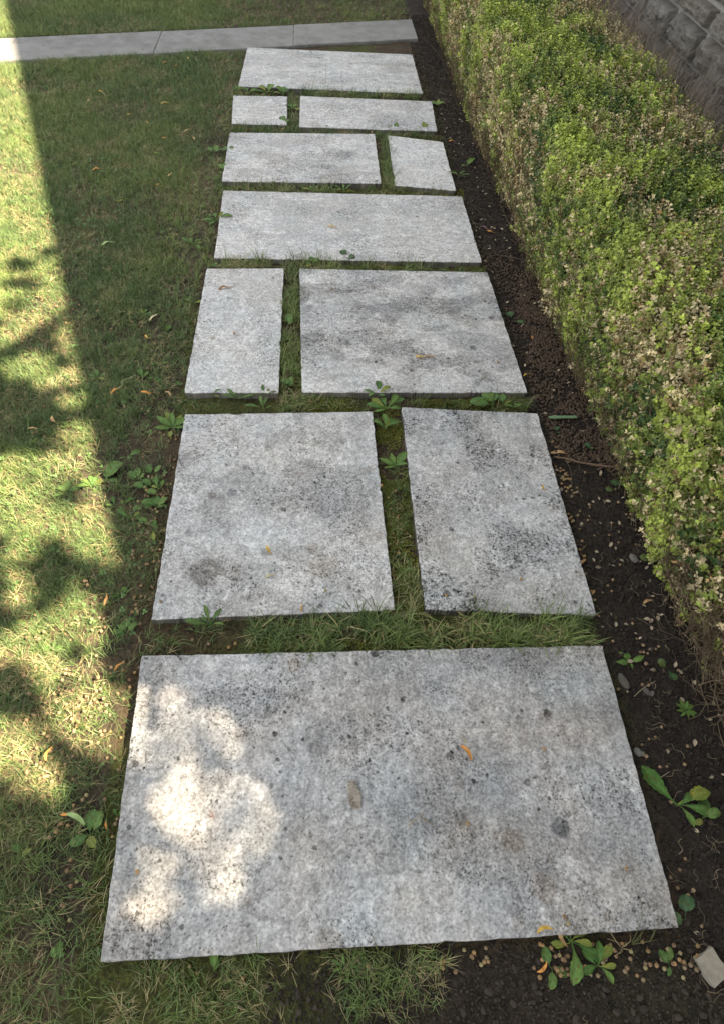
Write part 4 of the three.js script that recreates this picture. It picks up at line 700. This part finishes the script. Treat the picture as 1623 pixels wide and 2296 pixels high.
bract(202, 225, 14, 60, 'tan', 'tan leaf on the far lawn closest to the sunlit strip');
bract(228, 206, 18, -35, 'yellow', 'yellow bract with long stalk on the far lawn', 1.8);
bract(373, 141, 16, 0, 'orange', 'red-orange leaf near the far end of the lawn');
bract(425, 132, 14, -70, 'yellow', 'yellow leaf near the far end of the lawn');
bract(398, 148, 12, 30, 'orange', 'tiny red leaf between the two leaves at the far end of the lawn');
bract(268, 1494, 26, 50, 'orange', 'bright orange crumpled leaf at the top left corner of the nearest slab');
bract(238, 1343, 30, 85, 'brown', 'brown upright leaf on bare earth beside the lit grass');
bract(1222, 2087, 40, 10, 'yellow', 'curled yellow leaf on the front edge of the nearest slab');
bract(1262, 2100, 54, -78, 'tan', 'long withered tan leaf hanging down beside the bright toothed weed');
bract(1254, 1018, 42, -5, 'tan', 'tan boat-shaped bract on soil above the fallen stick');
bract(1194, 757, 26, 75, 'orange', 'orange-yellow bract on the bed below the hedge middle');
bract(1189, 787, 28, 55, 'purple', 'dull purplish leaf on the bed below the orange-yellow bract');
bract(1182, 842, 22, 20, 'yellow', 'small yellow leaf on the nutlet carpet');
bract(1103, 521, 24, -10, 'orange', 'broad orange-brown leaf by the hedge right of the full-width slab');
bract(1084, 512, 24, -50, 'purple', 'greyish dead leaf left of the broad orange-brown one');
bract(1014, 318, 18, 0, 'orange', 'brown leaf on dark soil right of the small skewed slab');
bract(790, 291, 22, -20, 'yellow', 'yellow leaf in the joint below the oblong far slab');
bract(837, 296, 14, 50, 'tan', 'small tan leaf at the corner of the wide fourth-row slab');
bract(636, 289, 14, 40, 'tan', 'tan leaf in the joint beneath the smallest slab');
bract(1290, 1440, 20, -50, 'orange', 'orange-brown leaf at the right end of the grassy joint');
bract(1452, 1350, 30, 20, 'tan', 'tan leaf lying on bed soil beneath the hedge end');
bract(1344, 1050, 20, 30, 'purple', 'dark purplish leaf under the hedge by the stick end');
bract(668, 645, 12, 80, 'orange', 'tiny orange leaf in the grassy joint of the fifth row');
bract(1215, 2166, 34, 35, 'orange', 'orange stalk-like leaf in the grass below the front edge');
bract(150, 1826, 30, 5, 'orange', 'orange bract with long pale stalk in shaded grass at left', 1.6).rotation.y = 3.1;
bract(172, 1838, 52, -28, 'green', 'grey-green fallen leaf attached to the orange bract at left');
bract(240, 1850, 22, -75, 'orange', 'small orange sliver in grass beside the nearest slab');
bract(1535, 532, 30, -60, 'yellow', 'yellow leaf caught on top of the hedge at right', 0, 0.52);
bract(1487, 480, 28, -40, 'orange', 'orange twisted bract resting on the hedge top', 0, 0.52);
bract(1300, 430, 20, 80, 'orange', 'small orange leaf lodged in the hedge top, left of the others', 0, 0.51);
bract(1560, 885, 30, -30, 'brown', 'brown leaf lodged in the hedge near the right border', 0, 0.45);
bract(1522, 1262, 36, -10, 'tan', 'long tan leaf caught on the dead hedge end', 0, 0.12);

// ---------------------------------------------------------------- linden nutlets
const nutGeo = (() => { const g = new THREE.SphereGeometry(0.0041, 9, 7), p = g.attributes.position; for (let i = 0; i < p.count; i++) { const x = p.getX(i), y = p.getY(i), z = p.getZ(i), a = Math.atan2(z, x), k = 1 + 0.05 * Math.cos(a * 5) - 0.08 * Math.max(0, y / 0.0041) ** 6; p.setXYZ(i, x * k, y * k * 0.96, z * k); } g.computeVertexNormals(); const s = tube([V(0, 0.0036, 0), V(0.0012, 0.0062, 0.0006), V(0.003, 0.0078, 0)], 0.0005, 0.0003, 4, 4); return mergeGeometries([g, s]); })();
const nutMats = [[0.38, 0.25, 0.12], [0.28, 0.18, 0.1], [0.44, 0.27, 0.12], [0.3, 0.22, 0.13], [0.38, 0.32, 0.16]].map((c) => std(c, 0.85, { bumpMap: leafNoise, bumpScale: 0.0006 }));
let nutBase = null;
function nut(x, y, z, label, group, s = rr(0.85, 1.15)) {
  let m; const mat = nutMats[Math.floor(rnd() * nutMats.length)];
  if (!nutBase) { m = nutBase = top('linden_nutlet', nutGeo, mat, label, 'nutlet', group); } else { m = nutBase.clone(); m.name = numbered('linden_nutlet'); m.material = mat; scene.add(m); m.userData = {}; tag(m, label, 'nutlet', group); if (!group) delete m.userData.group; }
  m.position.set(x, y + 0.0035, z); m.rotation.set(rr(-1.4, 1.4), rr(0, 6.28), rr(-1.4, 1.4)); m.scale.setScalar(s); return m;
}
seed(1234);
for (const [px, py, l] of [[1047, 1847, 'yellowish nutlet alone right of centre on the nearest slab'], [1402, 1948, 'nutlet alone near the right edge of the nearest slab'], [1264, 2056, 'nutlet on the nearest slab just above the bright toothed weed, upper of two'], [1272, 2071, 'nutlet on the nearest slab just above the bright toothed weed, lower of two'], [1218, 1680, 'nutlet alone on the upper right of the nearest slab'], [309, 1955, 'nutlet with stalk on the sunlit left of the nearest slab'], [361, 1350, 'nutlet near the lower left corner of the big-stain slab'], [730, 1325, 'nutlet on the big-stain slab near its lower edge right of centre'], [855, 1090, 'nutlet at the right edge of the big-stain slab'], [999, 1336, 'left one of two nutlets low on the flecked slab'], [1063, 1339, 'right one of two nutlets low on the flecked slab'], [1167, 1299, 'nutlet alone in the lower middle of the flecked slab'], [1115, 813, 'nutlet on the wide mottled slab near its right corner'], [525, 748, 'small green-yellow nutlet on the narrow upright slab'], [744, 648, 'nutlet on the upper left of the wide mottled slab']]) { const p = W(px, py); nut(p.x, 0, p.z, l, null, 1); }
const ZONES = [
  [[[560, 1395], [1330, 1385], [1345, 1440], [330, 1462], [480, 1410]], 52, 'small round tan nutlet in the grassy joint above the nearest slab', 'nutlets in the grassy joint above the nearest slab'],
  [[[855, 1090], [905, 1090], [950, 1370], [885, 1370]], 34, 'small round tan nutlet in the mossy joint between the big-stain and flecked slabs', 'nutlets in the joint between big-stain and flecked slabs'],
  [[[372, 1010], [400, 1000], [342, 1380], [300, 1400], [290, 1150]], 52, 'small round nutlet on the earth margin left of the big-stain slab', 'nutlets left of the big-stain slab'],
  [[[225, 1480], [318, 1480], [235, 2120], [130, 2150], [60, 1560]], 52, 'small round nutlet in the grass left of the nearest slab', 'nutlets left of the nearest slab'],
  [[[1215, 980], [1262, 980], [1480, 2040], [1530, 2090], [1524, 2070], [1352, 1447], [1337, 1379]], 44, 'small round nutlet on dark soil along the right slab edges', 'nutlets along the right slab edges'],
  [[[1180, 2115], [1525, 2085], [1590, 2130], [1590, 2200], [1180, 2200]], 66, 'small round tan nutlet on dark soil in front of the nearest slab, right half', 'nutlets before the front edge, right half'],
  [[[420, 2160], [900, 2135], [1180, 2120], [1180, 2190], [420, 2200]], 22, 'small round nutlet under the front edge of the nearest slab, left half', 'nutlets before the front edge, left half'],
];
for (const [poly, n, label, group] of ZONES) {
  const P = poly.map(([x, y]) => { const q = W(x, y, -0.02); return [q.x, q.z]; }), x0 = Math.min(...P.map((p) => p[0])), x1 = Math.max(...P.map((p) => p[0])), z0 = Math.min(...P.map((p) => p[1])), z1 = Math.max(...P.map((p) => p[1]));
  let k = 0, guard = 0, lx = 0, lz = 0;
  while (k < n && guard++ < 9000) {
    let x = rr(x0, x1), z = rr(z0, z1); if (k && rnd() < 0.45) { x = lx + rr(-0.03, 0.03); z = lz + rr(-0.03, 0.03); }   // they lie in little groups
    if (!inPoly(x, z, P) || onSlab(x, z) || polyHit(x, z)) continue;
    nut(x, soilY(x, z) + (x < -0.5 ? rr(0.004, 0.02) : 0.001), z, label, group); lx = x; lz = z; k++;
  }
}
function polyHit(x, z) { return slabDist(x, z) < 0.005; }
{ // the carpet of brown nutlets under the hedge and those too many to tell apart
  seed(4321); const list = [];
  const drop = (poly, n, soft, brown) => {
    const P = poly.map(([x, y]) => { const q = W(x, y, -0.02); return [q.x, q.z]; }), x0 = Math.min(...P.map((p) => p[0])), x1 = Math.max(...P.map((p) => p[0])), z0 = Math.min(...P.map((p) => p[1])), z1 = Math.max(...P.map((p) => p[1]));
    for (let k = 0, g = 0; k < n && g < n * 30; g++) {
      const x = rr(x0, x1), z = rr(z0, z1); if (!inPoly(x, z, P) || slabDist(x, z) < 0.006 || onSlab(x, z) || fbm(x * 11 + 3, z * 11, 3) < rr(soft, soft + 0.3)) continue;
      const v = rr(0.6, 1.25), b = brown; list.push({ p: V(x, soilY(x, z) + 0.0035 + (b ? rnd() * 0.004 : 0) + (x < -0.5 ? rr(0, 0.014) : 0), z), q: Q(rr(0, 6), rr(0, 6), rr(0, 6)), s: rr(0.8, 1.15), c: b ? [0.095 * v, 0.064 * v, 0.042 * v] : [0.3 * v, 0.205 * v, 0.115 * v] }); k++;
    }
  };
  drop([[1150, 640], [1180, 600], [1300, 830], [1340, 960], [1420, 1060], [1250, 1030], [1215, 930], [1190, 880]], 2600, 0.2, true);
  drop([[1060, 560], [1140, 560], [1260, 800], [1190, 850], [1100, 610]], 700, 0.3, true);
  drop([[1250, 1030], [1420, 1050], [1560, 1640], [1600, 2100], [1530, 2080], [1350, 1440]], 70, 0.35, false);
  drop([[41, 600], [420, 600], [400, 980], [330, 1380], [230, 2100], [41, 2150]], 250, 0.35, false);
  drop([[41, 1300], [260, 1300], [230, 1760], [41, 1750]], 100, 0.25, false);
  drop([[500, 285], [1000, 290], [1000, 300], [500, 300]], 90, 0.2, true);
  const m = copies('nutlet_carpet', nutGeo, std([1, 1, 1], 0.85), list); tag(m, 'carpet of brown linden nutlets under the hedge and strewn over the lawn', 'nutlets');
}

// ---------------------------------------------------------------- stray things on slabs and soil
{
  const woodMat = std([0.3, 0.2, 0.13], 0.85, { bumpMap: crumb, bumpScale: 0.002 }), darkTwig = std([0.13, 0.1, 0.075], 0.9), paleTwig = std([0.4, 0.34, 0.22], 0.85);
  const a = W(1242, 1024, -0.014), b = W(1300, 1037, -0.012), c = W(1322, 1040, -0.012), d = W(1395, 1049, -0.012);
  top('stick', mergeGeometries([tube([a, a.clone().lerp(b, 0.5).add(V(0, 0.002, -0.002)), b, c, c.clone().lerp(d, 0.5).add(V(0, 0.002, 0.003)), d], 0.0024, 0.0032, 7, 24), tube([c, c.clone().add(V(0.012, 0.004, 0.012)), c.clone().add(V(0.02, 0.005, 0.016))], 0.0015, 0.0006, 5, 4)]), woodMat, 'pinkish brown stick lying from the flecked slab toward the hedge', 'stick');
  const path = (l, y) => l.map(([x, q]) => W(x, q, y));
  const twig = (l, y, r, m, label, extra) => top('twig', mergeGeometries([tube(path(l, y), r, r * 0.6, 5, 14), ...(extra || []).map((e) => tube(path(e, y), r * 0.7, r * 0.4, 4, 8))]), m, label, 'twig');
  twig([[1266, 1022], [1270, 1036], [1277, 1050], [1281, 1072], [1282, 1090]], -0.02, 0.0011, darkTwig, 'thin dark root curving down below the fallen stick');
  twig([[913, 1851], [925, 1842], [938, 1832], [950, 1818]], 0.003, 0.0011, paleTwig, 'pale slender twig on the nearest slab right of the stone flake', [[[921, 1846], [917, 1839], [914, 1836]], [[918, 1848], [920, 1856]]]);
  twig([[944, 1833], [952, 1838], [962, 1845], [972, 1853]], 0.003, 0.0013, std([0.28, 0.22, 0.12], 0.85), 'short brown twig touching the pale slender twig', [[[952, 1838], [948, 1843]]]);
  twig([[1420, 1716 - 154], [1440, 1544], [1468, 1527]], -0.02, 0.001, paleTwig, 'pale straight twig on dark soil below the five-leaved seedling');
  twig([[1468, 1823 - 72], [1485, 1740], [1500, 1730]], -0.02, 0.0009, paleTwig, 'pale short twig above the long-leaved weed');
  twig([[480, 1800 + 30], [476, 1822], [470, 1816]], 0.003, 0.0007, std([0.42, 0.16, 0.07], 0.8), 'tiny rusty curled tangle in the sunlit patch on the nearest slab', [[[470, 1834], [477, 1828], [480, 1838], [473, 1840]], [[474, 1822], [481, 1818]], [[468, 1826], [476, 1832], [482, 1829]]]);
  twig([[327, 1708], [329, 1700], [328, 1690], [330, 1684]], 0.002, 0.0008, darkTwig, 'short dark hair-like twig near the left edge of the nearest slab');
  twig([[1075, 853], [1088, 842], [1100, 836]], 0.003, 0.0009, paleTwig, 'dry brown sprig on the lower right of the wide mottled slab', [[[1086, 843], [1090, 834]], [[1080, 849], [1078, 838], [1080, 826]]]);
  twig([[732, 121 + 20], [731, 160], [730, 190]], 0.02, 0.0008, darkTwig, 'thin dark stem leaning over the farthest slab');
  twig([[1090, 580], [1110, 572], [1140, 576], [1170, 582]], -0.015, 0.0022, darkTwig, 'dark crooked twig on soil right of the full-width slab', [[[1120, 573], [1140, 566]]]);
  twig([[1160, 690], [1180, 694], [1205, 690]], -0.015, 0.002, darkTwig, 'dark twig at the hedge foot beside the wide mottled slab');
  twig([[1298, 745], [1292, 752], [1288, 764]], 0.36, 0.0013, paleTwig, 'bare pale twig sticking out of the hedge face');
  // the green plastic strip
  const s0 = W(1228, 936, -0.012), s1 = W(1292, 933, -0.008), L = s0.distanceTo(s1), sh = new THREE.Shape(); sh.moveTo(0, 0); sh.quadraticCurveTo(0.006, 0.007, 0.02, 0.0065); sh.lineTo(L, 0.0055); sh.lineTo(L, -0.0055); sh.lineTo(0.014, -0.006); sh.quadraticCurveTo(0.004, -0.006, 0, 0);
  const sg = new THREE.ExtrudeGeometry(sh, { depth: 0.0015, bevelSize: 0.0004, bevelThickness: 0.0004, bevelSegments: 1 }); sg.rotateX(-Math.PI / 2);
  const tagm = top('plant_label', sg, std([0.16, 0.27, 0.14], 0.45), 'blank pale green plastic strip lying at the hedge foot', 'plant label'); tagm.position.copy(s0); tagm.rotation.y = Math.atan2(-(s1.z - s0.z), s1.x - s0.x);
  // stones
  const rock = (px, py, y, lx, ly, lz, turn, sd, c, name, label, cat) => {
    seed(sd); const g = new THREE.IcosahedronGeometry(1, 3), p = g.attributes.position; const gi = g; for (let i = 0; i < p.count; i++) { const v = V(p.getX(i), p.getY(i), p.getZ(i)), k = 0.85 + 0.35 * fbm(v.x * 1.3 + sd, v.z * 1.3 + v.y, 3); p.setXYZ(i, v.x * k * lx, Math.max(-0.2, v.y * k) * ly, v.z * k * lz); } gi.computeVertexNormals();
    const m = top(name, gi, std(c, 0.9, { bumpMap: crumb, bumpScale: 0.002 }), label, cat); m.position.copy(W(px, py, y)); m.rotation.y = turn; return m;
  };
  function flakeMap() { seed(91); const n = 64, d = new Uint8Array(n * n * 4); for (let k = 0; k < n * n; k++) { const x = k % n, y = (k / n) | 0, w = rnd(), m = sstep(0.35, 0.6, fbm(x / 20, y / 20, 3)); let c = [mixn(165, 122, m), mixn(155, 112, m), mixn(143, 104, m)]; if (w < 0.2) c = [222, 212, 196]; else if (w < 0.24) c = [96, 98, 80]; d.set([...c, 255], k * 4); } const t = new THREE.DataTexture(d, n, n); t.colorSpace = THREE.SRGBColorSpace; t.wrapS = t.wrapT = THREE.RepeatWrapping; t.repeat.set(18, 18); t.magFilter = THREE.LinearFilter; t.needsUpdate = true; return t; }
  { // flat chip: straight left side, stepped right side, rounded foot
    const k = pxSize(793, 1782), o = [[-12, 26], [6, 26], [8, 12], [14, 5], [16, -6], [15, -20], [8, -26], [-4, -22], [-10, -12], [-11, 5]], shp = new THREE.Shape(); seed(9); const ring = []; o.forEach((p, i) => { const q = o[(i + 1) % o.length]; for (let t = 0; t < 3; t++) ring.push([mixn(p[0], q[0], t / 3) + rr(-0.6, 0.6), mixn(p[1], q[1], t / 3) + rr(-0.6, 0.6)]); }); ring.forEach(([x, y], i) => (i ? shp.lineTo(x * k, y * k) : shp.moveTo(x * k, y * k)));
    const g = new THREE.ExtrudeGeometry(shp, { depth: 0.0025, bevelSize: 0.0012, bevelThickness: 0.0016, bevelSegments: 2 }); g.rotateX(-Math.PI / 2);
    const m = top('stone_flake', g, std([1, 1, 1], 0.6, { map: flakeMap(), bumpMap: (() => { const t = crumb.clone(); t.repeat.set(22, 22); t.needsUpdate = true; return t; })(), bumpScale: 0.0022 }), 'flat sparkling stone flake near the middle of the nearest slab', 'stone flake'); m.position.copy(W(793, 1784, 0.0018)); m.scale.z = 1.12;
  }
  rock(1397, 1528, -0.024, 0.011, 0.007, 0.022, 0.25, 3, [0.16, 0.145, 0.12], 'stone_chip', 'long rough grey stone chip on soil right of the nearest slab', 'stone');
  rock(1449, 1550, -0.024, 0.008, 0.006, 0.011, 0.4, 4, [0.15, 0.13, 0.12], 'stone_chip', 'dark pebble at the end of the pale straight twig, larger one', 'stone');
  rock(1461, 1555, -0.024, 0.008, 0.005, 0.006, 1.0, 5, [0.19, 0.18, 0.17], 'stone_chip', 'small pebble right of the larger dark one', 'stone');
  rock(1429, 1686, -0.022, 0.009, 0.006, 0.011, 0.2, 6, [0.27, 0.26, 0.24], 'pebble', 'pale grey pebble against the right edge of the nearest slab', 'stone');
  rock(1440, 1690, -0.022, 0.006, 0.005, 0.006, 0.2, 7, [0.28, 0.26, 0.2], 'pebble', 'round yellowish pebble beside the pale grey one', 'stone');
  rock(1420, 1262 - 10, -0.022, 0.012, 0.007, 0.016, 0.4, 8, [0.2, 0.19, 0.17], 'stone_chip', 'grey stone chip under the hedge above the four round leaves', 'stone');
  { // the pale block whose corner shows at the lower right
    const p = W(1559, 2150, -0.006), g = new THREE.BoxGeometry(0.045, 0.04, 0.05, 12, 6, 12); g.translate(0.0225, -0.02, 0.025); { const p = g.attributes.position; for (let i = 0; i < p.count; i++) { const x = p.getX(i), y = p.getY(i), z = p.getZ(i); p.setXYZ(i, x + (vn(z * 90 + 3, y * 90) - 0.5) * 0.005, y + (vn(x * 70, z * 70) - 0.5) * 0.003, z + (vn(x * 90, y * 90 + 7) - 0.5) * 0.005); } g.computeVertexNormals(); } const m = top('stone_block', g, std([0.5, 0.45, 0.36], 0.95, { map: (() => { seed(8); return grainTexture(96, (i, j) => 215 + (fbm(i / 14, j / 14, 4) - 0.5) * 90 + (rnd() - 0.5) * 40); })(), bumpMap: crumb, bumpScale: 0.002 }), 'pale beige block corner on soil at the lower right', 'block'); m.position.copy(p); m.rotation.y = 0.42;
  }
  // separate grass tufts
  const blades = (px, py, list, m, label) => top('grass_tuft', mergeGeometries(list.map(([dx, dy, h, r]) => { const a0 = W(px, py, -0.03), e = W(px + dx, py + dy, h), mid = a0.clone().lerp(e, 0.55); mid.y += 0.02 + h * 0.3; const t = tube([a0, mid, e], r || 0.0011, 0.0003, 4, 9); return t; })), m, label, 'grass tuft');
  const stalk = std([0.13, 0.14, 0.05], 0.7), straw = std([0.36, 0.3, 0.16], 0.8), lush = std([0.12, 0.2, 0.05], 0.6);
  blades(1390, 2125, [[-85, -85, 0.02], [-30, -20, 0.01], [10, -12, 0.01], [30, 18, 0], [-15, 20, 0], [22, -28, 0.02]], straw, 'dry straw tuft with one long stem leaning over the front edge');
  blades(1414, 2118, [[18, -120, 0.05], [30, -55, 0.02], [55, -10, 0.01], [20, -30, 0.02]], stalk, 'thin dark grass stems rising over the front edge at right');
  blades(1455, 2112, [[8, -96, 0.05], [-6, -40, 0.02]], stalk, 'single thin grass stem right of the dark stems');
  blades(848, 2140, [[-30, -75, 0.03], [20, -25, 0.02], [-12, -20, 0.02], [30, 15, 0.01], [-35, 8, 0.01]], stalk, 'sparse grass with one stem leaning over the front edge in the middle');
  blades(388, 1446, [[-48, -8, 0.015], [-30, -18, 0.02], [-12, -26, 0.025], [14, -28, 0.025], [34, -18, 0.02], [52, -6, 0.012], [22, 4, 0.01], [-40, 4, 0.01], [60, 8, 0.008], [4, -16, 0.02]], lush, 'spreading grass tuft left in the joint above the nearest slab');
  blades(612, 772, [[-34, -8, 0.02], [-22, -20, 0.03], [-12, -4, 0.02], [-38, 6, 0.01], [-6, -26, 0.03]], lush, 'grass tuft arching onto the right edge of the narrow upright slab');
  blades(188, 1640, [[22, -60, 0.05, 0.0016], [10, -40, 0.04, 0.0016], [40, -36, 0.03, 0.0014], [-20, -34, 0.03, 0.0014]], lush, 'tall sunlit grass tuft left of the nearest slab');
  blades(1062, 1376, [[-20, -30, 0.05], [-8, -42, 0.06], [8, -36, 0.05], [22, -28, 0.04], [-32, -14, 0.03], [34, -12, 0.03], [2, -24, 0.05]], lush, 'upright grass tuft against the lower edge of the flecked slab, left one');
  blades(1228, 1372, [[-14, -30, 0.05], [4, -36, 0.05], [18, -30, 0.05], [-26, -14, 0.03], [30, -10, 0.03], [36, -50, 0.04]], lush, 'upright grass tuft against the lower edge of the flecked slab, right one');
  blades(688, 585, [[-14, -14, 0.03], [4, -20, 0.035], [20, -12, 0.03], [-26, -6, 0.02], [34, -4, 0.02]], lush, 'grass tuft under the full-width pale slab');
}
renderer.render(scene, camera);
